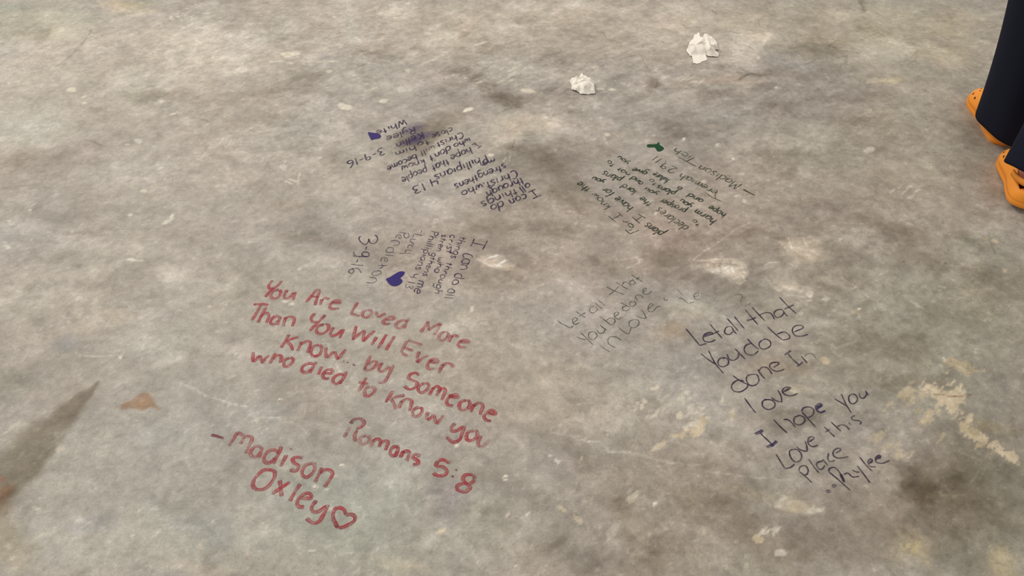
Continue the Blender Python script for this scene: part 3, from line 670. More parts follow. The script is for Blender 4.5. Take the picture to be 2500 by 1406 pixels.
class Ink:
    """collects pen strokes as thin ribbons lying on the slab"""

    def __init__(self):
        self.v, self.f, self.c = [], [], []
        self.done = []
        self.k = 0

    def cut(self):
        if self.v:
            self.done.append((self.v, self.f, self.c))
            self.v, self.f, self.c = [], [], []

    def stroke(self, pts_px, width, dens=1.0, tone=0.0, fade=0.0):
        """pts in photo pixels, width in metres"""
        W = [np.array(P(*q)) for q in pts_px]
        # resample evenly
        d = [0]
        for a, b_ in zip(W[:-1], W[1:]):
            d.append(d[-1] + float(np.hypot(*(b_ - a))))
        tot = d[-1]
        if tot < 1e-5:
            return
        n = max(2, int(tot / 0.0028))
        xs = np.interp(np.linspace(0, tot, n + 1), d, [q[0] for q in W])
        ys = np.interp(np.linspace(0, tot, n + 1), d, [q[1] for q in W])
        dx = np.gradient(xs)
        dy = np.gradient(ys)
        ln = np.hypot(dx, dy) + 1e-9
        nxx, nyy = -dy / ln, dx / ln
        self.k += 1
        z0 = 0.00035 + 0.00003 * (self.k % 8)
        base = len(self.v)
        prof = [(-1.0, 0.0), (-0.68, 0.75), (0.0, 0.9), (0.68, 1.0), (1.0, 0.0)]
        if width > 0.0045:
            prof = [(-1.0, 0.0), (-0.78, 0.8), (0.0, 0.62), (0.78, 1.15), (1.0, 0.0)]
        rr = random.Random(self.k * 7 + int(xs[0] * 1000))
        ph = rr.uniform(0, 6)
        for i in range(n + 1):
            t = i / n
            wv = width * 0.5 * (1 + 0.12 * math.sin(ph + t * tot * 190) + rr.uniform(-0.05, 0.05))
            if i == 0 or i == n:
                wv *= 0.72
            g = dens * (1 - fade * t) * (1 + 0.18 * math.sin(ph * 2 + t * tot * 110))
            tn = min(1, max(0, tone + (0.45 if (t < 0.12 or t > 0.9) else 0) + 0.25 * math.sin(ph + t * tot * 70)))
            for (o_, a_) in prof:
                x = xs[i] + nxx[i] * o_ * wv * 1.18
                y = ys[i] + nyy[i] * o_ * wv * 1.18
                self.v.append((x, y, ground(x, y) + z0))
                e = 0.55 if (i == 0 or i == n) else 1
                self.c.append((max(0, a_ * g * e), tn))
        m_ = len(prof)
        for i in range(n):
            for j in range(m_ - 1):
                q = base + i * m_ + j
                self.f.append((q, q + 1, q + m_ + 1, q + m_))

    def fill(self, poly_px, dens=1.0, tone=0.0, edge=0.0015, z=0.0004):
        W = [np.array(P(*q)) for q in catmull(list(poly_px) + [poly_px[0]], 4)][:-1]
        c = sum(W) / len(W)
        base = len(self.v)
        n = len(W)
        rings = [1.0, 0.9, 0.55]
        for r, a in zip(rings, [0.0, 1.0, 1.0]):
            for q in W:
                p = c + (q - c) * r
                self.v.append((p[0], p[1], ground(p[0], p[1]) + z))
                self.c.append((a * dens, tone))
        self.v.append((c[0], c[1], ground(c[0], c[1]) + z))
        self.c.append((dens, tone))
        for k in range(2):
            for i in range(n):
                j = (i + 1) % n
                self.f.append((base + k * n + i, base + k * n + j, base + (k + 1) * n + j, base + (k + 1) * n + i))
        for i in range(n):
            self.f.append((base + 2 * n + i, base + 2 * n + (i + 1) % n, base + 3 * n))

    def build(self, name, mat, parent):
        self.cut()
        for self.v, self.f, self.c in self.done:
            o = self.build_one(name, mat, parent)
        return o

    def build_one(self, name, mat, parent):
        me = bpy.data.meshes.new(name)
        me.from_pydata(self.v, [], self.f)
        me.update()
        # faces must look up
        at = me.color_attributes.new('ink', 'FLOAT_COLOR', 'POINT')
        arr = np.ones((len(self.v), 4), np.float32)
        arr[:, 0] = [c[0] for c in self.c]
        arr[:, 1] = [c[1] for c in self.c]
        arr[:, 2] = 0
        at.data.foreach_set('color', arr.ravel())
        me.materials.append(mat)
        o = bpy.data.objects.new(name, me)
        C.objects.link(o)
        o.parent = parent
        o.matrix_parent_inverse = Matrix.Translation(-Vector(parent.location))
        return o


def trace(spec, ox, oy, s):
    """'x,y x,y; x,y ...' in a magnified crop -> list of pixel polylines"""
    res = []
    for st in spec.split(';'):
        st = st.strip()
        if not st:
            continue
        pts = [tuple(float(a) for a in q.split(',')) for q in st.split()]
        res.append([(ox + x / s, oy + y / s) for x, y in pts])
    return res


# single-line hand: strokes on a grid, baseline 0, x-height .58, cap/ascender 1, descender -.4; then advance
G = {
    'a': (".52,.5 .3,.58 .06,.4 .06,.14 .24,.0 .44,.12 .52,.4;.54,.56 .52,.2 .6,.0", .7),
    'b': (".08,1 .08,.5 .08,.02;.08,.4 .3,.56 .52,.4 .5,.1 .26,.0 .08,.1", .66),
    'c': (".48,.48 .28,.58 .06,.4 .06,.14 .26,.0 .5,.08", .6),
    'd': (".5,.48 .28,.56 .06,.4 .06,.12 .26,.0 .48,.14;.54,1 .54,.4 .56,.0", .68),
    'e': (".08,.3 .5,.34 .46,.52 .26,.58 .06,.36 .1,.1 .3,.0 .52,.1", .62),
    'f': (".42,.92 .26,1 .18,.8 .18,.0;.0,.55 .36,.55", .48),
    'g': (".5,.5 .28,.58 .06,.4 .08,.12 .28,.02 .5,.2;.52,.56 .52,.0 .44,-.34 .2,-.4 .06,-.28", .66),
    'h': (".08,1 .08,.0;.08,.34 .3,.56 .48,.42 .5,.0", .64),
    'i': (".12,.56 .12,.0;.12,.76 .14,.8", .3),
    'j': (".2,.56 .2,-.2 .0,-.38", .34),
    'k': (".08,1 .08,.0;.46,.56 .1,.26;.2,.34 .48,.0", .6),
    'l': (".1,1 .1,.5 .1,.0", .28),
    'm': (".06,.56 .06,.0;.06,.36 .22,.56 .36,.42 .36,.0;.36,.36 .52,.56 .68,.42 .68,.0", .82),
    'n': (".06,.56 .06,.0;.06,.34 .26,.56 .46,.44 .48,.0", .62),
    'o': (".3,.58 .06,.4 .06,.14 .28,.0 .52,.16 .52,.42 .3,.58", .66),
    'p': (".08,.56 .08,.0 .08,-.42;.08,.38 .3,.56 .5,.4 .48,.14 .26,.04 .08,.14", .64),
    'r': (".08,.56 .08,.0;.08,.32 .24,.54 .42,.5", .5),
    's': (".44,.5 .24,.58 .08,.46 .24,.3 .44,.16 .3,.0 .06,.06", .54),
    't': (".2,.92 .2,.4 .22,.0;.0,.56 .42,.58", .48),
    'u': (".06,.56 .06,.16 .24,.0 .46,.16;.48,.56 .48,.16 .54,.0", .64),
    'v': (".02,.56 .24,.0;.24,.0 .46,.56", .54),
    'w': (".02,.56 .08,.12 .2,.02 .34,.3;.34,.44 .4,.04 .54,.06 .66,.56", .76),
    'x': (".04,.56 .46,.0;.46,.56 .02,.0", .56),
    'y': (".04,.56 .1,.2 .26,.12 .46,.3;.5,.56 .44,.0 .3,-.36 .08,-.36", .62),
    'C': (".62,.82 .4,1 .1,.72 .08,.26 .34,.0 .64,.12", .76),
    'I': (".0,1 .5,1;.25,1 .25,.0;.0,.0 .5,.0", .6),
    'K': (".08,1 .08,.0;.56,.96 .1,.46;.2,.54 .6,.0", .7),
    'M': (".04,.0 .1,1 .38,.3;.38,.3 .66,1 .76,.0", .9),
    'P': (".1,1 .1,.0;.1,.98 .4,1 .56,.78 .4,.54 .1,.5", .66),
    'R': (".1,1 .1,.0;.1,.98 .42,1 .54,.76 .36,.54 .1,.5;.3,.5 .6,.0", .7),
    'T': (".0,1 .7,1;.35,1 .35,.0", .7),
    'W': (".02,1 .14,.06 .2,.04 .4,.7;.4,.7 .54,.04 .6,.06 .8,1", .9),
    '1': (".14,1 .14,.0", .34),
    '2': (".04,.78 .2,1 .44,.92 .44,.62 .06,.04;.06,.04 .52,.02", .62),
    '3': (".06,.9 .3,1 .46,.8 .22,.54;.22,.54 .48,.36 .4,.06 .06,.06", .6),
    '4': (".06,1 .04,.5 .5,.5;.46,1 .44,.0", .62),
    '6': (".4,1 .12,.6 .06,.2 .26,.0 .48,.16 .36,.44 .1,.34", .6),
    '9': (".46,.84 .26,1 .08,.8 .2,.58 .46,.7;.48,.96 .46,.4 .4,.0", .6),
    '-': (".06,.44 .4,.44", .5),
    ':': (".1,.6 .12,.56;.1,.12 .12,.08", .3),
    '.': (".08,.06 .12,.02", .26),
    ',': (".12,.08 .06,-.12", .26),
    "'": (".1,1 .08,.8", .2),
}


def word(ink, txt, p0, p1, asc, crop, width, dens=1.0, tone=0.0, seed=0):
    """write txt along the baseline p0->p1 (magnified crop), ascender vector asc"""
    ox, oy, s = crop
    tot = sum(G[c][1] for c in txt)
    last = G[txt[-1]][1] - 0.12
    tot = tot - G[txt[-1]][1] + last
    rr = random.Random(hash_s(txt) + int(p0[0]) + seed)
    bx, by = (p1[0] - p0[0]) / tot, (p1[1] - p0[1]) / tot
    cur = 0.0
    ink.cut()
    for ch in txt:
        sp, adv = G[ch]
        jb = rr.uniform(-0.05, 0.05)
        js = rr.uniform(0.92, 1.08)
        sl = rr.uniform(-0.05, 0.05)
        for st in sp.split(';'):
            pts = [tuple(float(a) for a in q.split(',')) for q in st.split()]
            q = []
            for (u, v) in pts:
                u2 = cur + u + sl * v + rr.uniform(-0.02, 0.02)
                v2 = (v * js + jb + rr.uniform(-0.02, 0.02))
                q.append((ox + (p0[0] + bx * u2 + asc[0] * v2) / s, oy + (p0[1] + by * u2 + asc[1] * v2) / s))
            ink.stroke(catmull(q, 5), width, dens * rr.uniform(0.88, 1.1), tone)
        cur += adv


def hash_s(t):
    h = 0
    for c in t:
        h = (h * 31 + ord(c)) % 99991
    return h


def letters(ink, spec, crop, width, dens=1.0, tone=0.0, fade=0.0):
    for n_, part in enumerate(spec.split('|')):
        if n_:
            ink.cut()
        for q in trace(part, *crop):
            ink.stroke(catmull(q, 5), width, dens, tone, fade)


def message(px, py, label):
    x, y = P(px, py)
    e = empty('handwritten_message', (x, y, 0.0))
    return tag(e, label, 'writing')


A = (600, 660, 3.8)
B = (500, 960, 10 / 3)
RW = 0.0066
red = message(900, 950, 'large red marker message in rounded letters, lower left, above an open red heart')
k = Ink()
letters(k, "248,92 212,140 225,170 265,165;335,98 290,145 230,190 178,248;310,180 255,195 232,240 262,262 305,245 325,205 308,182;385,178 355,235 368,262 410,250 445,205;458,200 440,275", A, RW, 1.0)
letters(k, "|655,180 610,235 558,295;655,180 682,190 660,260 640,325;600,240 680,250;705,265 690,325;700,285 735,258 775,270;800,300 875,305 860,280 815,285 778,330 800,358 870,352", A, RW, 0.85)
letters(k, "|1040,292 1005,350 972,400;972,400 1020,415 1062,425;1130,368 1090,385 1085,425 1120,440 1165,410 1168,378 1132,368;1205,385 1228,440;1228,440 1300,398;1290,462 1370,455 1365,430 1310,440 1275,475 1295,500 1345,495", A, RW, 0.75)
letters(k, "1502,472 1455,462 1402,490 1395,525 1430,540 1475,505;1520,440 1490,480 1465,540;|1690,470 1660,520 1620,575;1690,472 1692,520 1690,558;1690,558 1750,520 1810,492;1810,492 1785,540 1745,602;1855,568 1805,590 1790,630 1820,655 1870,625 1880,585 1855,568", A, RW, 0.62)
letters(k, "1915,600 1880,668;1905,622 1940,605 1975,622;1990,665 2070,672 2055,650 2010,650 1968,680 1985,712 2045,715", A, RW, 0.72)
k.build('written_word', INK['red'], red)
k = Ink()
letters(k, "70,318 140,312 212,322;140,318 105,385 55,465;190,340 150,410 112,485;140,430 185,395 215,420 190,490;322,436 285,424 245,445 230,488 268,500 308,458;320,430 295,510;370,435 345,520;365,450 410,430 450,450 430,522", A, RW, 0.95)
letters(k, "|640,395 605,445 625,480 665,475;740,410 690,460 640,510 595,560;730,500 670,520 655,570 700,590 760,555 770,510 735,498;815,525 785,580 800,610 850,590 890,550;905,542 870,632", A, RW, 1.0)
letters(k, "|1025,515 1005,590 990,645;990,645 1050,595 1100,555;1105,555 1092,610 1088,662;1088,662 1150,600 1200,560;1215,615 1165,695;1305,592 1265,660 1225,725;1380,610 1335,680 1298,742", A, RW, 0.95)
letters(k, "|1500,650 1560,665 1635,695;1500,650 1470,700 1440,760;1440,760 1470,780 1500,800;1470,715 1555,750", A, RW, 0.6)
letters(k, "1610,750 1592,800 1587,858;1587,858 1640,815 1695,790;1700,840 1780,860 1770,825 1720,830 1685,880 1700,915 1755,910;1830,870 1810,910 1790,955;1820,890 1865,862 1905,872 1928,905", A, RW, 0.75)
letters(k, "1222,578 1236,581", A, 0.003, 0.7, 1.0)
k.build('written_word', INK['red'], red)
k = Ink()
letters(k, "400,595 370,650 325,720;492,618 440,630 375,655;375,655 420,700 435,745;515,658 500,700 478,748;505,690 560,660 600,670 575,765;680,690 620,710 605,765 630,795 685,780 705,720 680,690", A, RW, 1.0)
letters(k, "745,712 742,765 750,815;750,815 790,780 825,750;825,750 840,790 855,828;855,828 890,780 930,730", A, RW, 0.95, 0, 0.15)
letters(k, "|1160,790 1130,850 1100,915;1100,905 1120,930 1175,915 1215,870 1205,840 1165,850 1130,880;1265,855 1235,910 1245,940 1290,930 1340,890;1370,875 1330,960 1290,1030 1225,1045", A, RW, 0.85, 0, 0.2)
letters(k, "|1608,975 1580,950 1525,965 1510,1000 1545,1020 1590,1045 1570,1085 1515,1102 1468,1070;1665,1045 1610,1070 1600,1110 1630,1138 1685,1105 1700,1065 1668,1045;1740,1085 1700,1160;1730,1100 1770,1075 1800,1100 1768,1165;1775,1130 1830,1095 1852,1115 1815,1205", A, RW, 0.88)
letters(k, "1880,1160 1965,1185 1955,1150 1905,1165 1865,1205 1875,1250 1925,1258;2050,1205 1990,1225 1980,1275 2010,1300 2065,1275 2080,1225 2052,1205;2115,1240 2085,1320;2110,1262 2160,1230 2200,1255 2170,1340;2240,1325 2315,1335 2300,1300 2255,1305 2210,1350 2230,1390 2280,1400", A, RW, 0.92)
letters(k, "900,840 916,846;938,851 954,857;988,868 1015,885", A, 0.0035, 1.0, 1.0)
k.build('written_word', INK['red'], red)
k = Ink()
letters(k, "72,755 66,800 65,852;65,852 100,825 128,790;128,790 142,830 150,862;150,862 185,815 222,788;275,765 250,810 222,868;250,830 290,790 330,800 318,862;410,810 360,835 355,885 390,895 435,855 438,820 410,810", A, RW, 0.95)
letters(k, "|636,872 585,862 532,888 520,930 555,950 610,915;655,845 620,900 590,955;705,890 670,968;720,950 800,955 795,920 745,925 715,965 725,1000 775,1005;918,972 870,962 818,992 810,1035 845,1055 890,1020;935,935 905,1000 870,1055", A, RW, 0.95)
letters(k, "|1120,990 1085,1060 1045,1130;1045,1040 1085,1045 1135,1055;1155,1080 1110,1100 1105,1150 1130,1170 1180,1140 1200,1100 1158,1080", A, RW, 0.75)
letters(k, "|1365,1115 1335,1165 1295,1225;1475,1155 1410,1170 1345,1190;1345,1190 1375,1240 1390,1290;1445,1205 1420,1280;1435,1230 1490,1195 1540,1215 1515,1305;1610,1270 1560,1290 1548,1335 1580,1358 1625,1330 1638,1290 1612,1270", A, RW, 0.8)
letters(k, "1815,150 1803,190 1812,222;1812,222 1845,195 1868,175;1868,178 1872,215 1885,252;1885,252 1915,215 1945,180", B, RW, 0.9, 0, 0.3)
letters(k, "|2040,240 2005,280 2015,310 2060,300 2105,265;2115,262 2095,320 2075,375 2020,398 1965,355;2195,305 2140,320 2128,365 2155,388 2205,365 2220,325 2198,305", B, RW, 0.92)
letters(k, "2250,340 2225,390 2230,430 2260,432 2290,410 2320,375", B, RW, 0.85, 0, 0.7)
letters(k, "708,858 724,862", A, 0.003, 0.7, 1.0)
k.build('written_word', INK['red'], red)
k = Ink()
letters(k, "1185,250 1215,215 1265,208 1298,240 1270,275 1230,290;1240,300 1220,340 1225,395;1160,315 1145,335 1130,360", B, RW, 0.85, 0.4)
letters(k, "1180,270 1160,315", B, RW, 0.3)
letters(k, "1320,345 1270,360 1260,400 1290,415 1335,395 1340,360 1322,345;1370,375 1350,440", B, RW, 0.55)
letters(k, "1365,395 1400,372 1430,390 1415,440;1425,410 1455,390 1490,400 1468,465;1582,440 1550,432 1518,450 1510,495 1542,510 1570,470;1580,435 1550,520;1615,465 1590,525;1610,485 1640,470 1665,485 1640,555;1755,515 1715,495 1690,520 1730,545 1735,575 1690,578", B, RW, 0.95)
letters(k, "|1995,570 1940,540 1900,548;1900,548 1880,590 1940,600 1970,640 1940,672 1880,665 1860,645;2195,700 2180,665 2120,665 2100,700 2130,735 2160,765 2120,800 2065,790 2055,755 2100,735 2160,735 2195,700", B, RW, 0.9)
letters(k, "2038,620 2054,630;2005,670 2025,682", B, 0.004, 1.1, 1.0)
k.build('written_word', INK['red'], red)
k = Ink()
letters(k, "50,338 100,350 155,368", B, 0.0055, 1.1, 0.7)
letters(k, "|265,312 235,370 195,430;262,320 300,335 318,355 288,415;320,360 355,350 385,370 360,430 325,495;468,442 425,432 385,455 372,500 415,520 455,480;468,440 440,528", B, RW, 0.68)
letters(k, "602,480 560,460 505,482 480,540 520,570 580,520;625,430 595,500 555,575;665,500 645,540 615,598;800,530 760,520 715,530 725,565 765,590 745,630 690,625;880,570 815,590 790,655 830,685 885,640 895,590 880,570;955,605 925,665 895,725;940,650 990,620 1040,650 1010,710 970,765", B, RW, 0.9)
letters(k, "690,452 712,458", B, 0.003, 1.0, 1.0)
k.build('written_word', INK['red'], red)
k = Ink()
letters(k, "560,630 480,625 410,690 390,750 430,785 500,770 560,700 572,650 555,628;610,705 618,770 625,840;695,720 620,770 545,820;780,735 735,800 690,880;765,850 865,855 855,815 805,820 755,870 760,920 810,925;910,870 870,925 880,965 930,960 990,915;1005,905 970,980 930,1040 880,1055 825,1015", B, RW, 0.95)
k.build('written_word', INK['red'], red)
k = Ink()
letters(k, "1145,990 1135,950 1095,932 1055,950 1043,1005 1060,1055 1085,1098;1085,1098 1140,1085 1205,1050 1225,1015 1200,988 1145,990", B, RW, 1.05, 0.15)
k.build('heart', INK['red'], red)

# ---- purple, right
Cc = (1650, 700, 4.536)
D = (1800, 920, 4.6875)
PW = 0.0030
pur = message(1860, 900, 'tall thin dark purple message in upright letters, right of centre, climbing to the upper right')
k = Ink()
letters(k, "110,465 190,560 265,652;265,652 340,628;300,560 400,525 395,505 330,515 300,560 320,605 385,612 440,585;378,415 440,490 512,572;400,530 480,488;|625,445 585,440 550,460 540,510 590,530 635,495;620,445 640,490 672,522;568,350 630,420 692,490;648,330 700,395 758,465;|768,252 840,340 910,420;842,225 920,310 988,380;925,315 990,288 1055,298 1092,362;1185,258 1120,258 1085,295 1115,340 1170,325 1195,280;1180,258 1210,300 1240,330;1148,118 1240,215 1335,300", Cc, PW)
letters(k, "785,375 835,362 890,340;1200,248 1255,225 1305,200;305,545 350,525 395,520", Cc, 0.004, 0.9, 0.6)
k.build('written_word', INK['purple'], pur)
k = Ink()
letters(k, "278,742 350,800 440,860;360,705 430,840 530,965;545,785 495,790 465,830 480,875 530,885 580,855 580,810 545,785 520,800;565,745 590,800 640,815 690,780 692,735;655,685 710,745 772,808;|850,625 780,645 755,700 790,750 860,755 915,710;790,575 850,640 920,695;960,588 922,625 935,675 985,690 1045,655 1045,605 1000,580 960,588;|1012,442 1090,515 1180,590;1120,525 1200,500 1258,540 1250,575 1180,590;1310,500 1410,455 1380,425 1310,440 1290,490 1330,545 1410,545 1465,525", Cc, PW)
k.build('written_word', INK['purple'], pur)
k = Ink()
letters(k, "760,1045 680,1035 618,1090 635,1150 710,1165 785,1120 798,1080;628,982 710,1040 800,1085;880,970 800,980 780,1030 815,1090 880,1090 920,1040 905,985 880,970;905,915 940,970 988,1022;915,935 960,890 1020,905 1065,970;1080,895 1145,850 1110,835 1050,850 1040,895 1100,935 1160,930 1205,910;|1240,740 1300,810 1365,865;1388,765 1420,805 1458,845", Cc, PW)
letters(k, "1275,705 1240,730 1200,755;1405,828 1375,860 1340,882", Cc, 0.004, 0.9, 0.6)
letters(k, "1420,780 1450,745 1510,745 1560,805", Cc, PW, 0.4, 0.5)
k.build('written_word', INK['purple'], pur)
k = Ink()
letters(k, "80,240 145,330 212,415;345,255 290,280 292,340 350,375 418,352 432,305 390,265 300,262;385,235 440,272 510,290;510,290 500,220 462,150;525,175 610,132 590,118 540,125 515,170 560,210 630,215 690,190", D, PW)
letters(k, "540,165 600,128;250,635 250,637", D, 0.005, 0.8, 0.5)
k.build('written_word', INK['purple'], pur)
k = Ink()
letters(k, "200,655 250,635 295,610;330,805 390,785 420,770;375,790 420,765 455,732", D, 0.0056, 1.0, 1.0)
letters(k, "255,635 320,700 395,770;|412,485 490,570 572,645;525,490 580,490 640,545 665,580;715,440 655,465 650,525 705,552 765,520 768,470 715,440 690,448;740,400 810,480 895,575;735,395 760,355 830,345 875,380 860,440 810,465;", D, PW)
letters(k, "905,370 970,325 940,305 900,335 908,380 955,408 1010,385;910,350 965,320", D, 0.0042, 1.0, 0.9)
letters(k, "|1110,250 1180,290 1245,335;1190,195 1240,310 1305,415;1315,198 1275,225 1285,290 1330,310 1375,265 1355,210 1315,198;1395,185 1405,235 1445,245 1480,200 1468,165;1465,160 1485,190 1505,215", D, PW)
k.build('written_word', INK['purple'], pur)
k = Ink()
letters(k, "440,880 490,960 545,1050;545,1050 610,1035 660,995;645,830 597,850 610,920 665,975 725,950 735,890 690,835 645,830;675,800 730,840 800,855;800,855 795,790 775,735;820,745 880,705 855,685 815,700 810,760 860,800 930,780;|992,570 1050,625 1118,690;1005,635 1060,600;1070,515 1130,570 1190,625;1140,575 1190,550 1240,560 1285,605;1270,520 1300,550;1350,440 1310,460 1320,495 1380,500 1420,520 1395,545", D, PW, 0.92)
k.build('written_word', INK['purple'], pur)
k = Ink()
letters(k, "705,1080 780,1140 855,1212;705,1075 720,1030 775,1015 810,1060 800,1110 765,1125;815,940 870,1020 935,1100;985,958 910,985 920,1040 965,1060 1005,1010;975,940 1040,1020;1045,870 1035,930 1060,970 1120,955;1120,875 1185,835 1150,815 1100,850 1100,900 1160,930 1275,912", D, PW, 0.9)
k.build('written_word', INK['purple'], pur)
k = Ink()
letters(k, "1045,1085 1160,1180 1295,1300;1045,1085 1060,1045 1120,1040 1180,1110 1222,1205;1215,1120 1265,1100 1320,1145 1400,1135;1315,1065 1370,1090 1400,1085;1370,1015 1445,1110 1520,1215;1398,915 1465,1000 1545,1080;1505,995 1550,955 1520,940 1495,975 1520,1025 1590,1030;1590,945 1645,910 1620,895 1585,925 1590,975 1660,990 1745,955", D, PW, 0.92)
letters(k, "1180,1110 1205,1160 1222,1205;1520,985 1545,962;1605,935 1640,912", D, 0.005, 0.9, 0.4)
letters(k, "1012,1318 1040,1312 1068,1302;1090,1268 1115,1240 1135,1258", D, 0.006, 0.55, 0.2)
k.build('written_word', INK['purple'], pur)

# ---- faint green, left of it
E = (1350, 640, 5)
FW = 0.0021
fa = message(1500, 760, 'faint thin grey-green three-line message between red and purple writing')
k = Ink()
letters(k, "48,712 120,760 215,805;215,805 255,775;240,745 300,700 270,675 240,700 245,745 275,760 325,735;275,598 335,640 400,680;310,665 400,615;|510,535 455,555 450,605 500,620 550,575;515,535 555,590;510,495 555,535 600,570;548,458 590,495 640,530;|650,300 750,350 870,395;680,400 740,360 805,295;765,240 840,290 915,330;845,290 860,250 900,245 960,295;970,222 938,235 945,265 985,272 1005,240;960,205 1000,245 1030,265;955,148 1020,195 1100,240;1010,210 1060,180", E, FW)
k.build('written_word', INK['faint'], fa)
k = Ink()
letters(k, "290,912 340,935 405,950;340,862 410,930 490,1012;500,850 440,865 438,925 490,948 540,900 500,850;535,825 565,865 620,860 640,810;575,765 610,800 660,830;|568,662 640,715 715,775;640,720 700,680 755,700 750,740 715,770;755,665 805,625 785,608 750,625 755,670 800,695 860,662;|910,530 850,550 860,590 910,590 945,560;820,492 890,525 945,560;975,478 935,500 950,540 1000,525 1010,490 975,478;995,425 1025,455 1045,475;1000,430 1030,400 1070,405 1105,440;1100,370 1140,325 1120,312 1095,345 1110,385 1160,390 1205,352", E, FW)
k.build('written_word', INK['faint'], fa)
k = Ink()
letters(k, "575,1018 630,1055 695,1095;765,1045 690,1005 670,955 700,910 770,915 840,955;|795,790 860,850 920,880;920,880 940,845 955,795;1000,700 935,720 932,775 985,802 1045,765 1045,715 1000,700;1018,660 1080,680 1140,688;1140,688 1110,620 1070,580;1150,580 1220,525 1190,505 1160,560 1175,605 1220,600 1275,545 1320,540;1350,430 1370,470 1405,455", E, FW)
k.build('written_word', INK['faint'], fa)
sc_ = message(1685, 725, 'two faint scrawled green letters just above the tall purple message')
k = Ink()
letters(k, "1510,322 1545,365 1585,410;1530,440 1580,450 1650,505;1650,505 1728,485;1720,425 1780,405 1760,375 1720,400 1735,450 1800,460", E, FW, 0.8)
letters(k, "|2205,405 2270,395 2315,410 2290,480 2330,535 2420,500", E, FW, 0.5)
k.build('written_word', INK['faint'], sc_)

# ---- violet, middle left (reads downward)
Fc = (830, 550, 6.1125)
VW = 0.0028
mid = message(1020, 640, 'small dark violet message written top to bottom beside a solid violet heart')
k = Ink()
letters(k, "2005,200 1980,260 1950,315;2200,225 2165,300 2125,365;1980,262 2080,285 2160,300", Fc, VW, 1.0, 0.3)
letters(k, "|1850,490 1835,440 1880,425 1965,450 1975,485;1830,520 1815,560 1870,570 1930,555 1925,515 1870,500 1830,520;1785,655 1850,660 1895,640 1880,600 1800,585;1880,600 1930,565", Fc, VW, 1.0)
letters(k, "|1860,795 1790,790 1705,775;1710,770 1715,735 1760,720 1810,735 1810,780;1690,830 1672,865 1710,885 1765,860 1765,825 1720,812 1690,830", Fc, VW)
letters(k, "|1650,945 1610,970 1615,1005 1700,1005 1705,970 1650,945;1565,1035 1640,1042 1705,1048;1552,1075 1630,1082 1695,1088", Fc, 0.0024, 0.9)
k.build('written_word', INK['violet'], mid)
k = Ink()
word(k, 'things', (1790, 160), (1650, 478), (112, 30), Fc, 0.0026, 1.0, 0.2)
word(k, 'through', (1600, 545), (1395, 1005), (112, 28), Fc, 0.0026, 1.0, 0.2)
k.build('written_word', INK['violet'], mid)
k = Ink()
word(k, 'crist', (1650, 130), (1572, 402), (105, 28), Fc, 0.0025, 1.0, 0.2)
word(k, 'who', (1475, 470), (1408, 705), (112, 24), Fc, 0.0025, 1.0, 0.2)
k.build('written_word', INK['violet'], mid)
k = Ink()
word(k, 'stren', (1528, 128), (1440, 378), (98, 24), Fc, 0.0025, 1.0, 0.2)
word(k, 'gthens', (1375, 402), (1232, 748), (98, 26), Fc, 0.0025, 1.0, 0.2)
word(k, 'me', (1160, 815), (1103, 1000), (150, 36), Fc, 0.0026, 1.0, 0.2)
k.build('written_word', INK['violet'], mid)
k = Ink()
word(k, 'Phillipians', (1368, 78), (1130, 652), (118, 22), Fc, 0.0024, 1.0, 0.3)
word(k, '4:13', (1065, 715), (965, 925), (115, 26), Fc, 0.0022, 0.85)
k.build('written_word', INK['violet'], mid)
k = Ink()
letters(k, "1220,75 1210,110;1240,152 1170,140 1100,128;1100,128 1085,185;1140,212 1060,205 1050,245 1080,255 1100,295;1085,328 1060,290 1012,310 1015,345;1065,375 985,370 975,408;1065,415 980,415 880,418", Fc, 0.0021, 0.85)
k.build('written_word', INK['violet'], mid)
k = Ink()
letters(k, "870,105 940,112 1005,125;1020,110 1032,165 985,190 955,160 965,115;875,165 890,203 915,190 905,150 860,145 825,190;755,238 820,225 885,250 870,290 790,300;700,350 690,395 760,402 798,375 790,340 740,330 700,350;825,408 760,404 690,400;800,455 735,446 670,440;665,485 668,530 700,538 705,500 655,475 615,500 610,545;700,605 630,602 560,600;615,572 640,615 580,650;540,683 482,710 487,748 550,750 612,715 600,685 540,683;440,775 520,785 548,825 490,860 390,852", Fc, 0.0021, 0.85)
k.build('written_word', INK['violet'], mid)
k = Ink()
letters(k, "310,160 280,195 320,260 380,290 420,250 430,200;430,200 450,260 510,272 558,225 555,170 515,145", Fc, 0.0032, 0.95, 0.3)
letters(k, "400,315 380,370;265,505 250,555;335,410 375,398 425,412 430,455 370,470 330,440 335,410;430,465 300,465 190,455", Fc, 0.0034, 1.0, 0.1)
letters(k, "210,390 205,430 240,445;165,580 250,592 350,600;320,715 275,650 215,640;215,640 150,665 130,700 180,720 210,680 180,650", Fc, 0.0027, 0.9, 0.2)
k.build('written_word', INK['violet'], mid)
k = Ink()
k.fill([(830 + x / 6.1125, 550 + y / 6.1125) for x, y in [(965, 690), (900, 683), (820, 722), (740, 775), (682, 800), (705, 850), (760, 905), (830, 915), (895, 890), (937, 845), (925, 808), (903, 792), (948, 750), (970, 715)]])
k.build('heart', INK['heart'], mid)

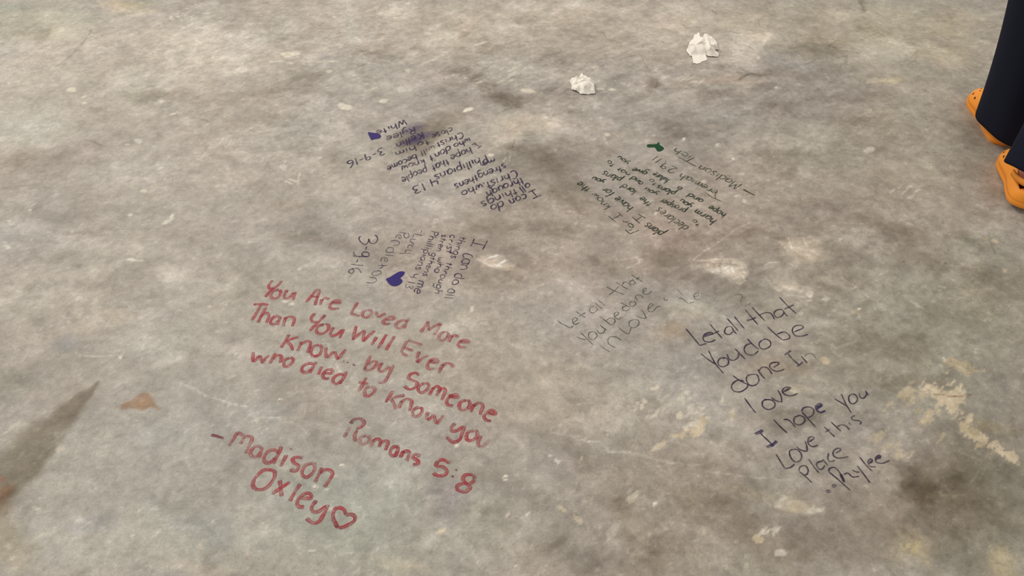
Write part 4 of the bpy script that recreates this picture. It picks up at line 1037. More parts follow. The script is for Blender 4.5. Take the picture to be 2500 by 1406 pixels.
# ---- violet, upper left (upside down)
Gc = (830, 280, 4.6865)
ul = message(1050, 400, 'dense violet upside-down message on brown-stained floor, topmost left, with a smudged corner')
LN = [
    [('can', (2115, 895), (1930, 975), (48, 80)), ('do', (1862, 985), (1722, 1040), (28, 98))],
    [('all', (2160, 775), (2045, 828), (52, 75)), ('things', (2015, 838), (1612, 995), (36, 82))],
    [('through', (2080, 708), (1672, 880), (36, 82))],
    [('Christ,', (2015, 630), (1640, 785), (36, 88)), ('who', (1620, 785), (1385, 878), (34, 80))],
    [('strengthens', (1888, 555), (1308, 795), (30, 80))],
    [('me.', (1768, 495), (1600, 560), (16, 56))],
    [('Phillipians', (1672, 455), (1080, 692), (34, 84)), ('4:13', (1098, 712), (832, 830), (36, 80))],
    [('hope', (1492, 372), (1262, 468), (32, 76)), ('that', (1228, 500), (1045, 580), (32, 78)), ('people', (985, 595), (702, 722), (30, 76))],
    [('who', (1482, 262), (1300, 335), (22, 64)), ("don't", (1258, 355), (1018, 470), (26, 78)), ('know', (962, 498), (700, 592), (26, 72))],
    [('Christ', (1402, 198), (1102, 320), (26, 68)), ('will', (1072, 350), (918, 412), (30, 62)), ('become', (872, 450), (536, 590), (22, 64))],
    [('close', (1280, 142), (1050, 230), (22, 64)), ('to', (1010, 280), (882, 325), (22, 62)), ('him.', (862, 348), (596, 442), (22, 64))],
    [('Kellin', (945, 195), (640, 328), (26, 74))],
    [('Rylee', (855, 132), (530, 256), (24, 66))],
    [('White', (748, 55), (412, 188), (24, 64))],
    [('3-9-16', (492, 368), (82, 530), (28, 80))],
]
for ln_ in LN:
    k = Ink()
    for (t, a, b_, asc) in ln_:
        dens = 0.55 if t == 'will' else (0.8 if t in ('people', 'know', 'Kellin', 'Rylee', 'close') else 0.98)
        word(k, t, a, b_, asc, Gc, 0.0040, dens, 0.25)
    if ln_[0][0] == 'can':
        k.cut()
        letters(k, "2240,850 2195,868 2150,890;2305,918 2255,940 2205,962;2195,870 2255,940", Gc, 0.0034, 1.0, 0.4)
    if ln_[0][0] == 'hope':
        k.cut()
        letters(k, "1560,318 1540,328 1508,345;1625,352 1600,368 1578,388;1535,332 1600,368", Gc, 0.0034, 1.0, 0.4)
    k.build('written_word', INK['violet'], ul)
k = Ink()
k.fill([(830 + x / 4.6865, 280 + y / 4.6865) for x, y in [(318, 203), (380, 206), (440, 213), (474, 245), (458, 272), (400, 283), (362, 294), (340, 262)]], 1.0, 0.6)
k.build('heart', INK['heart'], ul)
k = Ink()
for (cx, cy, rx, ry, an, dn) in [(1025, 335, 44, 16, -18, 0.42), (1005, 315, 46, 15, -18, 0.32), (1000, 345, 46, 10, -18, 0.28)]:
    pts = []
    for i in range(18):
        t = i / 18 * 2 * math.pi
        r_ = 1 + 0.16 * math.sin(3 * t + cx) + 0.1 * math.sin(7 * t)
        u, v = rx * r_ * math.cos(t), ry * r_ * math.sin(t)
        c_, s_ = math.cos(math.radians(an)), math.sin(math.radians(an))
        pts.append((cx + u * c_ - v * s_, cy + u * s_ + v * c_))
    W_ = pts
    base = len(k.v)
    c = np.array(P(cx, cy))
    for r, a in [(1.0, 0.0), (0.75, 0.35), (0.45, 0.85), (0.2, 1.0)]:
        for q in W_:
            p = c + (np.array(P(*q)) - c) * r
            k.v.append((p[0], p[1], ground(p[0], p[1]) + 0.0002))
            k.c.append((a * dn, 0.3))
    k.v.append((c[0], c[1], ground(*c) + 0.0002))
    k.c.append((dn, 0.3))
    for q in range(3):
        for i in range(18):
            j = (i + 1) % 18
            k.f.append((base + q * 18 + i, base + q * 18 + j, base + (q + 1) * 18 + j, base + (q + 1) * 18 + i))
    for i in range(18):
        k.f.append((base + 54 + i, base + 54 + (i + 1) % 18, base + 72))
sm_ = k.build('ink_smudge', INK['smudge'], ul)

# ---- dark green, upper right (upside down)
Hc = (1390, 330, 5)
gr = message(1640, 460, 'small dark green upside-down message above a solid green heart, upper right of centre')
LG = [
    [('or', (800, 1115), (690, 1020), (-70, 42)), ('know', (522, 868), (318, 705), (-92, 50)), ('the', (268, 655), (145, 562), (-78, 48))],
    [('plans', (1165, 1190), (975, 1065), (-100, 60)), ('have', (790, 880), (605, 745), (-86, 58)), ('for', (565, 705), (445, 635), (-88, 50)), ('you', (438, 565), (308, 505), (-62, 44))],
    [('declares', (1468, 1122), (1108, 880), (-96, 60)), ('the', (1018, 840), (902, 752), (-78, 40)), ('lord', (822, 685), (682, 590), (-70, 58)), ('plans', (655, 525), (438, 438), (-72, 56))],
    [('to', (1602, 1098), (1530, 1025), (-58, 26)), ('prosper', (1438, 908), (1132, 772), (-56, 58)), ('you', (1088, 712), (952, 638), (-60, 40)), ('and', (908, 582), (785, 500), (-56, 46)), ('not', (748, 472), (618, 390), (-56, 40)), ('to', (552, 370), (498, 300), (-62, 30))],
    [('harm', (1808, 1035), (1568, 902), (-78, 58)), ('you', (1508, 858), (1378, 780), (-58, 42)), ('.', (1352, 750), (1340, 742), (-30, 20)), ('plans', (1308, 695), (1098, 608), (-60, 54)), ('to', (1078, 590), (1005, 532), (-58, 34)), ('give', (962, 452), (798, 395), (-58, 50)), ('you', (738, 338), (618, 250), (-58, 34))],
    [('hope', (1918, 962), (1732, 858), (-64, 54)), ('and', (1645, 792), (1480, 708), (-58, 50)), ('a', (1382, 645), (1335, 625), (-42, 50)), ('future', (1228, 545), (1058, 450), (-62, 54))],
    [('eremiah', (1822, 690), (1382, 462), (-72, 60)), ('29', (1330, 405), (1165, 335), (-62, 66))],
    [('Madison', (2112, 600), (1622, 362), (-88, 66)), ('ich', (1505, 262), (1318, 155), (-72, 48))],
]
GW = 0.0037
for i, ln_ in enumerate(LG):
    k = Ink()
    for (t, a, b_, asc) in ln_:
        thin = t in ('Madison', 'eremiah', 'ich', 'know', 'declares', '29', 'to', 'or')
        word(k, t, a, b_, asc, Hc, GW * (0.85 if thin else 1.0), 0.85 if thin else 1.05, 0.3)
    if i == 0:
        k.cut()
        letters(k, "680,1150 710,1178 740,1205;740,1205 800,1180 850,1160;722,1165 770,1150", Hc, 0.003, 0.95, 0.3)
        k.cut()
        letters(k, "595,940 625,968 655,995;475,985 520,1025 570,1060;628,968 575,1000 522,1025", Hc, 0.0024, 0.9, 0.3)
    if i == 1:
        k.cut()
        letters(k, "842,962 890,990 930,1015;765,995 815,1040 865,1080;890,988 850,1015 812,1040", Hc, 0.0026, 1.0, 0.3)
    if i == 6:
        k.cut()
        letters(k, "1650,695 1740,760 1865,815;1785,780 1778,735 1800,705", Hc, 0.0026, 0.75, 0.3)
        k.cut()
        letters(k, "1172,315 1184,322;1125,358 1137,362", Hc, 0.0045, 1.0, 0.3)
        letters(k, "1130,285 1090,310 1045,340;1085,255 1045,280 1008,308", Hc, 0.0026, 0.9, 0.3)
    if i == 7:
        k.cut()
        letters(k, "1330,268 1440,325 1545,380;1430,320 1480,295 1530,270", Hc, 0.0028, 0.95, 0.3)
        k.cut()
        letters(k, "2120,660 2190,700 2265,738", Hc, 0.0036, 1.25, 1.0)
    k.build('written_word', INK['green'], gr)
k = Ink()
k.fill([(1390 + x / 5, 330 + y / 5) for x, y in [(943, 128), (960, 112), (1020, 112), (1068, 105), (1085, 84), (1102, 98), (1105, 118), (1140, 140), (1158, 168), (1120, 198), (1080, 200), (1058, 175), (1040, 152), (980, 152), (950, 146)]], 1.2, 0.0)
k.build('heart', ink_mat('green_fill', (20, 66, 34), (24, 52, 30), 1.3, 110, 0.92, 0.1), gr)

# ------------------------------------------------------------------ crumpled tissues
paper = simple_mat('tissue_paper', (244, 238, 226), 0.85, 0.02, 90, 0.15, 0.15)
_pb = paper.node_tree.nodes['Principled BSDF']
_pb.inputs['Subsurface Weight'].default_value = 0.03
_pb.inputs['Subsurface Radius'].default_value = (0.01, 0.01, 0.008)


def crumple(name, outline, centre, height, seed, label, facets=9, holes=()):
    """crushed sheet: outline in px around its place on the floor, sharp folds rising inside"""
    r = random.Random(seed)
    cx, cy = P(*centre)
    W = [np.array(P(*q)) - np.array((cx, cy)) for q in outline]
    n = len(W)
    sub = []
    for i in range(n):
        a, b_ = W[i], W[(i + 1) % n]
        for t in (0, 0.25, 0.5, 0.75):
            sub.append(a + (b_ - a) * t + (np.array((r.uniform(-1, 1), r.uniform(-1, 1))) * 0.0012 if t else 0))
    m_ = len(sub)
    R = max(np.hypot(*q) for q in sub)
    folds = []
    for i in range(facets):
        an = r.uniform(0, math.pi)
        folds.append((math.cos(an), math.sin(an), r.uniform(-0.5, 0.5) * R, r.uniform(0.25, 1.0), r.uniform(0.016, 0.040)))

    def hf(x, y, q):
        h = 0.0
        for (a, b_, o_, am, wl) in folds:
            d = abs(((x * a + y * b_ - o_) / wl + 0.5) % 1.0 - 0.5) * 2          # triangle wave: hard creases
            h += am * d
        h = h / sum(f_[3] for f_ in folds)
        env = (1 - q ** 3)
        k_f = 1.0
        for (hx, hy, hr) in holes:
            wx, wy = P(hx, hy)
            k_f = min(k_f, sm(math.hypot(x + cx - wx, y + cy - wy) / hr, 0.6, 1.25) * 0.93 + 0.07)
        return k_f * (height * (0.15 + 0.85 * env) * h ** 1.3 * 1.9 + height * 0.18 * env)
    rings = 18
    v, f_ = [], []
    for k_ in range(rings):
        q = 1 - k_ / rings
        for p in sub:
            x, y = p[0] * q, p[1] * q
            x += r.uniform(-1, 1) * 0.0006
            y += r.uniform(-1, 1) * 0.0006
            h = hf(x, y, q)
            v.append((x + cx + 0.25 * (h - height * 0.3) * math.sin(x * 300 + seed), y + cy - 0.2 * h * math.cos(y * 240), max(0.0008, h)))
    v.append((cx, cy, hf(0, 0, 0)))
    for k_ in range(rings - 1):
        for i in range(m_):
            j = (i + 1) % m_
            a, b_, c_, d_ = k_ * m_ + i, k_ * m_ + j, (k_ + 1) * m_ + j, (k_ + 1) * m_ + i
            f_ += [(a, b_, c_), (a, c_, d_)] if (i + k_) % 2 else [(a, b_, d_), (b_, c_, d_)]
    for i in range(m_):
        f_.append(((rings - 1) * m_ + i, (rings - 1) * m_ + (i + 1) % m_, rings * m_))
    # underside sheet so that it has body
    nb = len(v)
    o = mesh_obj(name, v, f_, paper, None, False)
    s_ = o.modifiers.new('sheet', 'SOLIDIFY')
    s_.thickness = 0.0006
    return o


o1 = crumple('crumpled_tissue', [(1676, 124), (1688, 100), (1696, 88), (1706, 92), (1712, 100), (1720, 86), (1740, 96), (1750, 108), (1755, 122), (1742, 124), (1754, 134), (1752, 140), (1735, 140), (1722, 136), (1727, 147), (1703, 156), (1691, 155), (1689, 138), (1682, 136)],
             (1712, 122), 0.027, 4, '', 7, [(1706, 145, 0.036)])
tag(o1, 'larger crumpled white tissue at the top, with a flat pale corner towards the viewer', 'tissue', 'crumpled tissues')
o2 = crumple('crumpled_tissue', [(1390, 202), (1396, 194), (1404, 205), (1412, 194), (1420, 184), (1432, 192), (1437, 200), (1450, 206), (1453, 230), (1436, 232), (1418, 231), (1408, 224), (1394, 220), (1396, 212)],
             (1422, 212), 0.024, 9, '', 8)
tag(o2, 'smaller crumpled white tissue, nearer and left of the other one', 'tissue', 'crumpled tissues')

# tiny loose crumbs of plaster
crumb_m = simple_mat('plaster', (232, 226, 212), 0.9, 0.06, 200)
bm = bmesh.new()
bmesh.ops.create_icosphere(bm, subdivisions=1, radius=0.0030)
rc = random.Random(3)
for vv in bm.verts:
    vv.co *= rc.uniform(0.7, 1.2)
    vv.co.z *= 0.6
cme = bpy.data.meshes.new('plaster_crumb')
bm.to_mesh(cme)
bm.free()
cme.materials.append(crumb_m)
CRUMB = ['bright white crumb nearest the top edge, left of centre', 'white crumb by the top left, below and left of the topmost one', 'white crumb in the left upper floor, left of the violet upside-down message',
         'faint pale crumb close beside the top left white crumb', 'pale speck-like crumb above the upside-down violet message', 'tiny pale crumb left of the violet date, mid left',
         'tiny white crumb left of the larger crumpled tissue, the farther one', 'small pale crumb between the two tissues, nearer the larger one', 'tiny crumb just left below the bright left upper crumb', 'white crumb just right above the solid green heart',
         'tiny white crumb right of the larger crumpled tissue', 'rounded white crumb right of the red verse numbers', 'white crumb right of the red first name', 'white crumb below the red first name, above the open heart', 'tiny white crumb left of the red writing, above the signature']
for i, (px, py, s_) in enumerate([(457, 23, 1.3), (374, 129, 1.1), (634, 300, 1.1), (346, 118, 0.8), (866, 227, 0.8), (611, 433, 0.6), (1568, 105, 0.6), (1607, 108, 1.0), (611, 316, 0.6), (1668, 342, 0.9), (1896, 214, 0.7), (1234, 1164, 1.3), (834, 1137, 1.1), (768, 1190, 1.0), (683, 975, 0.8)]):
    o = bpy.data.objects.new('plaster_crumb', cme)
    C.objects.link(o)
    x, y = P(px, py)
    o.location = (x, y, ground(x, y) + 0.0012 * s_)
    o.scale = (s_, s_, s_)
    o.rotation_euler = (0, 0, i * 1.7)
    tag(o, CRUMB[i], 'crumb', 'loose plaster crumbs')

# ------------------------------------------------------------------ the person at the right edge
M_tr = simple_mat('dark_navy_cloth', (30, 32, 45), 0.95, 0.12, 300, 0.4, 0.1)
M_clog = simple_mat('orange_foam', (250, 156, 52), 0.55, 0.04, 40, 0.05, 0.35)
M_dark = simple_mat('vent_shadow', (84, 40, 10), 0.8)
M_skin = simple_mat('skin', (214, 160, 136), 0.5, 0.05, 40, 0.05)
M_shirt = simple_mat('grey_shirt', (110, 112, 118), 0.9, 0.08, 200, 0.3)
M_hair = simple_mat('brown_hair', (66, 46, 34), 0.6, 0.2, 120, 0.4)
M_eye = simple_mat('eye_white', (232, 228, 220), 0.25)
M_iris = simple_mat('iris', (70, 52, 38), 0.25)
M_lip = simple_mat('lip', (176, 104, 96), 0.45)

person = empty('person', (1.24, 1.86, 0))
tag(person, 'person cut off by the right edge in dark navy trousers and orange clogs, walking away', 'person')


def loft(name, secs, mat, parent, seg=28, close0=False, close1=False, wob=0.0, seed=0, smooth=True):
    """secs: (centre, axis-u vector, axis-v vector)"""
    v, f_ = [], []
    r = random.Random(seed)
    for k_, (c, u, w_) in enumerate(secs):
        c, u, w_ = Vector(c), Vector(u), Vector(w_)
        for i in range(seg):
            t = 2 * math.pi * i / seg
            rr_ = 1 + wob * (math.sin(3 * t + k_ * 0.7 + seed) + 0.6 * math.sin(5 * t - k_ * 0.5))
            v.append(c + u * math.cos(t) * rr_ + w_ * math.sin(t) * rr_)
    for k_ in range(len(secs) - 1):
        for i in range(seg):
            j = (i + 1) % seg
            f_.append((k_ * seg + i, k_ * seg + j, (k_ + 1) * seg + j, (k_ + 1) * seg + i))
    if close0:
        f_.append(tuple(reversed(range(seg))))
    if close1:
        f_.append(tuple((len(secs) - 1) * seg + i for i in range(seg)))
    return mesh_obj(name, v, f_, mat, parent, smooth)


def clog(loc, yaw, pitch, size, roll=0.0):
    """foam clog: sole, vented upper open at the heel, heel strap; heel at origin, toe along +y"""
    Mx = Matrix.Translation(loc) @ Matrix.Rotation(yaw, 4, 'Z') @ Matrix.Rotation(pitch, 4, 'X') @ Matrix.Rotation(roll, 4, 'Y')
    Ln = 0.262 * size

    def hw(t):
        pts = [(0, 0.0), (0.03, 0.026), (0.1, 0.038), (0.25, 0.0405), (0.42, 0.040), (0.6, 0.049), (0.75, 0.0545), (0.88, 0.048), (0.96, 0.030), (1.0, 0.0)]
        return np.interp(t, [p[0] for p in pts], [p[1] for p in pts]) * size

    def top(t):
        pts = [(0, 0.046), (0.1, 0.052), (0.3, 0.060), (0.45, 0.084), (0.55, 0.082), (0.75, 0.064), (0.9, 0.048), (1.0, 0.026)]
        return np.interp(t, [p[0] for p in pts], [p[1] for p in pts]) * size

    ts = [0.0, 0.015, 0.04, 0.08, 0.13, 0.19, 0.26, 0.33, 0.40, 0.45, 0.5, 0.56, 0.62, 0.68, 0.74, 0.8, 0.86, 0.91, 0.95, 0.98, 1.0]
    # sole
    v, f_ = [], []
    seg = 1
    outl = [(hw(t) * 1.05, t) for t in ts] + [(-hw(t) * 1.05, t) for t in reversed(ts[1:-1])]
    n = len(outl)
    levels = [(0.0, 0.93), (0.004, 1.0), (0.014, 1.02), (0.020, 0.98)]
    for z, k_ in levels:
        for x, t in outl:
            zz = z + 0.006 * max(0, (t - 0.8) / 0.2) ** 2
            v.append(Mx @ Vector((x * k_, 0.5 * Ln + (t - 0.5) * Ln * (1.01 if k_ > 1 else k_ * 0.5 + 0.5), zz)))
    for a in range(len(levels) - 1):
        for i in range(n):
            j = (i + 1) % n
            f_.append((a * n + i, a * n + j, (a + 1) * n + j, (a + 1) * n + i))
    f_.append(tuple(range(n)))
    f_.append(tuple(reversed([(len(levels) - 1) * n + i for i in range(n)])))
    root = mesh_obj('clog', v, f_, M_clog, person)
    # upper
    v, f_ = [], []
    K = 20
    for t in ts:
        for i in range(K + 1):
            ph = math.pi * i / K
            x = math.cos(ph)
            z = math.sin(ph) ** 0.75
            v.append(Mx @ Vector((1.05 * hw(t) * math.copysign(abs(x) ** 0.7, x) * (1 - 0.06 * z), t * Ln, 0.014 * size + (top(t) - 0.014 * size) * z)))
    for a in range(len(ts) - 1):
        tm = (ts[a] + ts[a + 1]) / 2
        for i in range(K):
            ph = math.pi * (i + 0.5) / K
            if 0.07 < tm < 0.44 and math.sin(ph) > 0.80:
                continue
            q = a * (K + 1) + i
            f_.append((q, q + K + 1, q + K + 2, q + 1))
    up = mesh_obj('clog_upper', v, f_, M_clog, root)
    up.modifiers.new('wall', 'SOLIDIFY').thickness = 0.004
    # heel strap
    st = []
    for i in range(15):
        an = math.pi + math.pi * i / 14
        st.append((0.041 * size * math.cos(an), 0.075 * size + 0.072 * size * math.sin(an) * 1.0, (0.060 + 0.012 * math.sin(-an)) * size))
    v, f_ = [], []
    for (x, y, z) in st:
        for (dx_, dz_) in ((0, -0.008), (0, 0.008), (0.0035, 0.008), (0.0035, -0.008)):
            nn = Vector((x, y - 0.075 * size, 0)).normalized() * dx_
            v.append(Mx @ Vector((x + nn.x, y + nn.y, z + dz_)))
    for a in range(len(st) - 1):
        for i in range(4):
            j = (i + 1) % 4
            f_.append((a * 4 + i, a * 4 + j, a * 4 + 4 + j, a * 4 + 4 + i))
    f_ += [(0, 1, 2, 3), tuple(reversed([len(v) - 4 + i for i in range(4)]))]
    mesh_obj('heel_strap', v, f_, M_clog, root)
    # vents
    for (t, ph) in [(0.62, 1.0), (0.62, 1.35), (0.62, 1.8), (0.62, 2.15), (0.7, 1.15), (0.7, 1.57), (0.7, 2.0), (0.78, 1.0), (0.78, 1.35), (0.78, 1.8), (0.78, 2.15), (0.86, 1.2), (0.86, 1.57), (0.86, 1.95), (0.80, 2.62), (0.70, 2.72), (0.80, 0.52), (0.7, 0.42)]:
        big = 1.6 if (ph > 2.5 or ph < 0.6) else 1.0

        def sp(t_, ph_):
            x = math.cos(ph_)
            z = math.sin(ph_) ** 0.75
            return Vector((1.05 * hw(t_) * math.copysign(abs(x) ** 0.7, x) * (1 - 0.06 * z), t_ * Ln, 0.014 * size + (top(t_) - 0.014 * size) * z))
        c = sp(t, ph)
        du = (sp(t + 0.02, ph) - c).normalized()
        dv = (sp(t, ph + 0.06) - c)
        nrm = du.cross(dv).normalized()
        if nrm.dot(c - Vector((0, t * Ln, 0.02))) < 0:
            nrm = -nrm
        dv = nrm.cross(du).normalized()
        vv = []
        for lvl in (-0.003, 0.0007):
            for i in range(10):
                an = 2 * math.pi * i / 10
                vv.append(Mx @ (c + nrm * lvl + (du * math.cos(an) + dv * math.sin(an)) * 0.0021 * big))
        ff = [(i, (i + 1) % 10, 10 + (i + 1) % 10, 10 + i) for i in range(10)] + [tuple(range(10, 20))]
        mesh_obj('vent_hole', vv, ff, M_dark, root)
    return Mx


# left foot planted, right foot swinging up behind
MA = clog((1.322, 1.886, 0.0), math.radians(-7), 0.0, 0.94)
MB_ = clog((1.248, 1.606, 0.014), math.radians(-20), math.radians(-4), 0.94)

# body skeleton (vertex: position, radius)
ank1 = Vector((1.334, 1.930, 0.085))
ank2 = Vector((1.270, 1.650, 0.105))
kn1 = Vector((1.280, 1.955, 0.46))
kn2 = Vector((1.365, 1.80, 0.47))
hp1 = Vector((1.175, 1.865, 0.86))
hp2 = Vector((1.330, 1.865, 0.86))
J = {
    'pel': ((1.243, 1.87, 0.92), .125), 'wst': ((1.243, 1.88, 1.06), .105), 'chs': ((1.243, 1.90, 1.24), .125), 'nkb': ((1.243, 1.91, 1.38), .062), 'nk': ((1.243, 1.925, 1.43), .05),
    'h1': (hp1, .088), 'k1': (kn1, .056), 'c1': (kn1.lerp(ank1, 0.35), .05), 'a1': (ank1, .034), 'b1': (MA @ Vector((0, 0.12, 0.035)), .026), 't1': (MA @ Vector((0, 0.20, 0.03)), .020), 'e1': (MA @ Vector((0, 0.035, 0.037)), .025),
    'h2': (hp2, .088), 'k2': (kn2, .056), 'c2': (kn2.lerp(ank2, 0.35), .05), 'a2': (ank2, .034), 'b2': (MB_ @ Vector((0, 0.12, 0.035)), .026), 't2': (MB_ @ Vector((0, 0.20, 0.03)), .020), 'e2': (MB_ @ Vector((0, 0.032, 0.040)), .027),
    's1': ((1.09, 1.90, 1.34), .055), 'l1': ((1.045, 1.84, 1.08), .038), 'w1': ((1.05, 1.95, 0.86), .026), 'p1': ((1.052, 1.98, 0.79), .028),
    's2': ((1.396, 1.90, 1.34), .055), 'l2': ((1.44, 1.86, 1.08), .038), 'w2': ((1.44, 2.00, 0.88), .026), 'p2': ((1.44, 2.035, 0.81), .028),
    'hd0': ((1.243, 1.94, 1.50), .07), 'hd1': ((1.243, 1.945, 1.58), .085), 'hd2': ((1.243, 1.94, 1.64), .066),
}
ED = [('pel', 'wst'), ('wst', 'chs'), ('chs', 'nkb'), ('nkb', 'nk'), ('nk', 'hd0'), ('hd0', 'hd1'), ('hd1', 'hd2'), ('pel', 'h1'), ('h1', 'k1'), ('k1', 'c1'), ('c1', 'a1'), ('a1', 'b1'), ('b1', 't1'), ('a1', 'e1'),
      ('pel', 'h2'), ('h2', 'k2'), ('k2', 'c2'), ('c2', 'a2'), ('a2', 'b2'), ('b2', 't2'), ('a2', 'e2'), ('chs', 's1'), ('s1', 'l1'), ('l1', 'w1'), ('w1', 'p1'), ('chs', 's2'), ('s2', 'l2'), ('l2', 'w2'), ('w2', 'p2')]
for sd, sx in (('1', 1), ('2', -1)):
    wp = Vector(J['p' + sd][0])
    for k_, (oy, ox_, ln_, bend) in enumerate([(-0.018, 0, .072, .02), (-0.006, 0, .082, .024), (0.006, 0, .078, .024), (0.018, 0, .062, .02)]):
        a_, b_, c_ = 'f%s%da' % (sd, k_), 'f%s%db' % (sd, k_), 'f%s%dc' % (sd, k_)
        J[a_] = (wp + Vector((0, oy * -1, -0.022)), .009)
        J[b_] = (wp + Vector((sx * bend * .3, -oy * 1.2, -0.022 - ln_ * .5)), .0082)
        J[c_] = (wp + Vector((sx * bend, -oy * 1.2, -0.022 - ln_ * .95)), .007)
        ED += [('p' + sd, a_), (a_, b_), (b_, c_)]
    J['th%sa' % sd] = (wp + Vector((0, 0.030, 0.01)), .010)
    J['th%sb' % sd] = (wp + Vector((sx * .012, 0.045, -0.03)), .0085)
    ED += [('w' + sd, 'th%sa' % sd), ('th%sa' % sd, 'th%sb' % sd)]
keys = list(J)
bme = bpy.data.meshes.new('body')
bme.from_pydata([tuple(J[k_][0]) for k_ in keys], [(keys.index(a), keys.index(b_)) for a, b_ in ED], [])
body = bpy.data.objects.new('body', bme)
C.objects.link(body)
bme.materials.append(M_skin)
body.parent = person
body.matrix_parent_inverse = Matrix.Translation(-Vector(person.location))
body.modifiers.new('skin', 'SKIN')
for k_, sv in zip(keys, bme.skin_vertices[0].data):
    rad = J[k_][1]
    sv.radius = (rad, rad)
    sv.use_root = (k_ == 'pel')
body.modifiers['skin'].use_smooth_shade = True
body.modifiers.new('sub', 'SUBSURF').render_levels = 2
body.modifiers['sub'].levels = 1


def headbit(name, c, r3, mat, rot=0):
    bm = bmesh.new()
    bmesh.ops.create_uvsphere(bm, u_segments=16, v_segments=10, radius=1)
    for q in bm.verts:
        q.co = Vector((q.co.x * r3[0], q.co.y * r3[1], q.co.z * r3[2])) + Vector(c)
    me = bpy.data.meshes.new(name)
    bm.to_mesh(me)
    bm.free()
    me.polygons.foreach_set('use_smooth', [True] * len(me.polygons))
    me.materials.append(mat)
    o = bpy.data.objects.new(name, me)
    C.objects.link(o)
    o.parent = person
    o.matrix_parent_inverse = Matrix.Translation(-Vector(person.location))
    return o


for sx in (-1, 1):
    headbit('eye', (1.243 + sx * 0.030, 2.012, 1.565), (.013, .012, .010), M_eye)
    headbit('iris', (1.243 + sx * 0.030, 2.021, 1.565), (.006, .005, .006), M_iris)
    headbit('ear', (1.243 + sx * 0.080, 1.94, 1.56), (.010, .018, .028), M_skin)
headbit('nose', (1.243, 2.03, 1.545), (.012, .018, .022), M_skin)
headbit('mouth', (1.243, 2.016, 1.510), (.022, .008, .007), M_lip)
hair = headbit('hair', (1.243, 1.925, 1.605), (.098, .100, .092), M_hair)
headbit('ponytail', (1.243, 1.82, 1.54), (.032, .032, .10), M_hair)


def trouser(name, path, mat, seed, hemz):
    """path: (centre, ru, rv, tilt of the ring plane)"""
    return path


# trousers: both legs and the seat in one cloth mesh
def ring(c, rx, ry, dz_front=0.0, dz_side=0.0):
    return (Vector(c), rx, ry, dz_front, dz_side)


def legrings(ank, kn, hp, hem_c, hem_rx, hem_ry, hz, tilt=0.0):
    rr_ = []
    rr_.append(ring(hem_c, hem_rx, hem_ry, tilt))
    m1 = Vector(hem_c).lerp(kn, 0.25)
    rr_.append(ring(Vector(hem_c).lerp(kn, 0.08), hem_rx * 0.985, hem_ry * 0.98, tilt * .9))
    rr_.append(ring(m1, hem_rx * 0.92, hem_ry * 0.93, tilt * .7))
    rr_.append(ring(Vector(hem_c).lerp(kn, 0.6), hem_rx * 0.84, hem_ry * 0.86, tilt * .3))
    rr_.append(ring(kn, 0.080, 0.084))
    rr_.append(ring(kn.lerp(hp, 0.4), 0.088, 0.094))
    rr_.append(ring(kn.lerp(hp, 0.8), 0.098, 0.108))
    rr_.append(ring(hp, 0.100, 0.118))
    rr_.append(ring(hp.lerp(Vector((1.243, 1.87, 0.98)), 0.4) + Vector((0, 0, .04)), 0.104, 0.118))
    return rr_


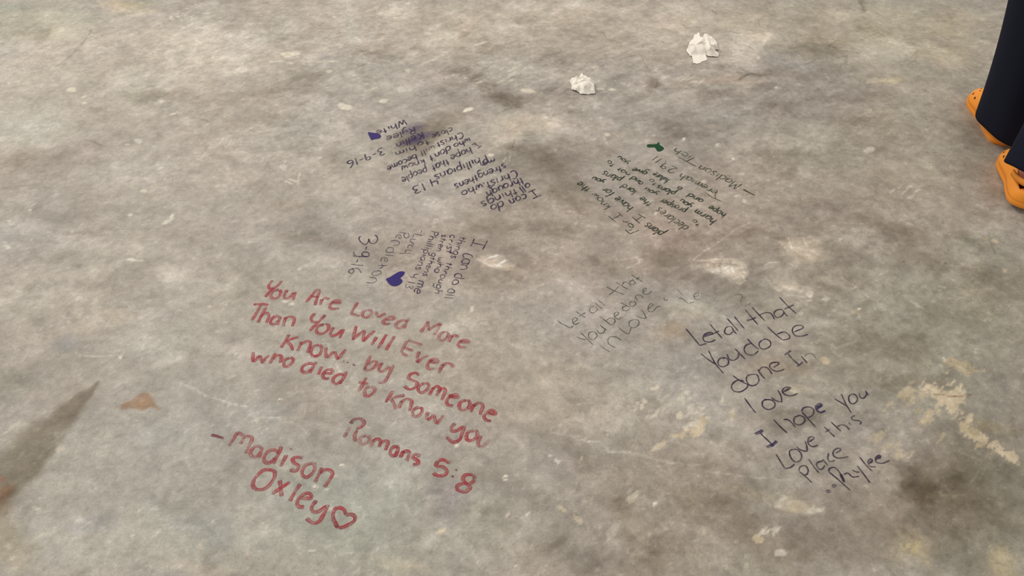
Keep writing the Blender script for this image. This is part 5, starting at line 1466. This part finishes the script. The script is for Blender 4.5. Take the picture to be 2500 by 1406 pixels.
v, f_ = [], []
SEG = 32
for sd_, rg in ((1, legrings(ank1, kn1, hp1, (1.352, 1.945, 0.036), 0.090, 0.104, 0, -0.10)), (2, legrings(ank2, kn2, hp2, (1.294, 1.672, 0.104), 0.098, 0.066, 0, 0.25))):
    base = len(v)
    for k_, (c, rx, ry, tl, _) in enumerate(rg):
        for i in range(SEG):
            t = 2 * math.pi * i / SEG
            wv = 1 + (0.018 * math.sin(3 * t + k_ * 1.1 + sd_) + 0.012 * math.sin(7 * t - k_))
            x, y = rx * math.cos(t) * wv, ry * math.sin(t) * wv
            v.append((c.x + x, c.y + y, c.z + tl * y * -1 * 0.6 + 0.004 * math.sin(4 * t)))
    for k_ in range(len(rg) - 1):
        for i in range(SEG):
            j = (i + 1) % SEG
            f_.append((base + k_ * SEG + i, base + k_ * SEG + j, base + (k_ + 1) * SEG + j, base + (k_ + 1) * SEG + i))
base = len(v)
for (z, rx, ry) in [(0.84, 0.17, 0.118), (0.90, 0.185, 0.125), (0.97, 0.165, 0.118), (1.04, 0.142, 0.108)]:
    for i in range(SEG):
        t = 2 * math.pi * i / SEG
        v.append((1.243 + rx * math.cos(t), 1.87 + ry * math.sin(t), z))
for k_ in range(3):
    for i in range(SEG):
        j = (i + 1) % SEG
        f_.append((base + k_ * SEG + i, base + k_ * SEG + j, base + (k_ + 1) * SEG + j, base + (k_ + 1) * SEG + i))
tr = mesh_obj('trousers', v, f_, M_tr, person)
tr.modifiers.new('sub', 'SUBSURF').render_levels = 2
tr.modifiers.new('cloth', 'SOLIDIFY').thickness = 0.003
tr.modifiers['cloth'].offset = -1
# hem bands
loft('shirt', [((1.243, 1.87, 0.98), (.165, 0, 0), (0, .122, 0)), ((1.243, 1.88, 1.08), (.148, 0, 0), (0, .118, 0)), ((1.243, 1.89, 1.20), (.165, 0, 0), (0, .132, 0)), ((1.243, 1.90, 1.30), (.180, 0, 0), (0, .125, 0)), ((1.243, 1.905, 1.37), (.15, 0, 0), (0, .095, 0)), ((1.243, 1.91, 1.41), (.075, 0, 0), (0, .07, 0))], M_shirt, person, 32, wob=0.01)
for sd in ('1', '2'):
    a_, b_ = Vector(J['s' + sd][0]), Vector(J['l' + sd][0])
    ax = (b_ - a_).normalized()
    u_ = ax.cross(Vector((0, 1, 0))).normalized()
    w_ = ax.cross(u_).normalized()
    top_ = a_ - ax * 0.055 + Vector((0.03 if sd == '1' else -0.03, 0, 0.0))
    loft('sleeve', [(top_ + (a_ - top_) * k_, u_ * r_, w_ * r_) for k_, r_ in ((0, .015), (.12, .038), (.4, .056), (.8, .066), (1.2, .069))] + [(a_.lerp(b_, .3), u_ * .064, w_ * .064), (a_.lerp(b_, .62), u_ * .062, w_ * .062)], M_shirt, person, 24, close0=True, wob=0.012)
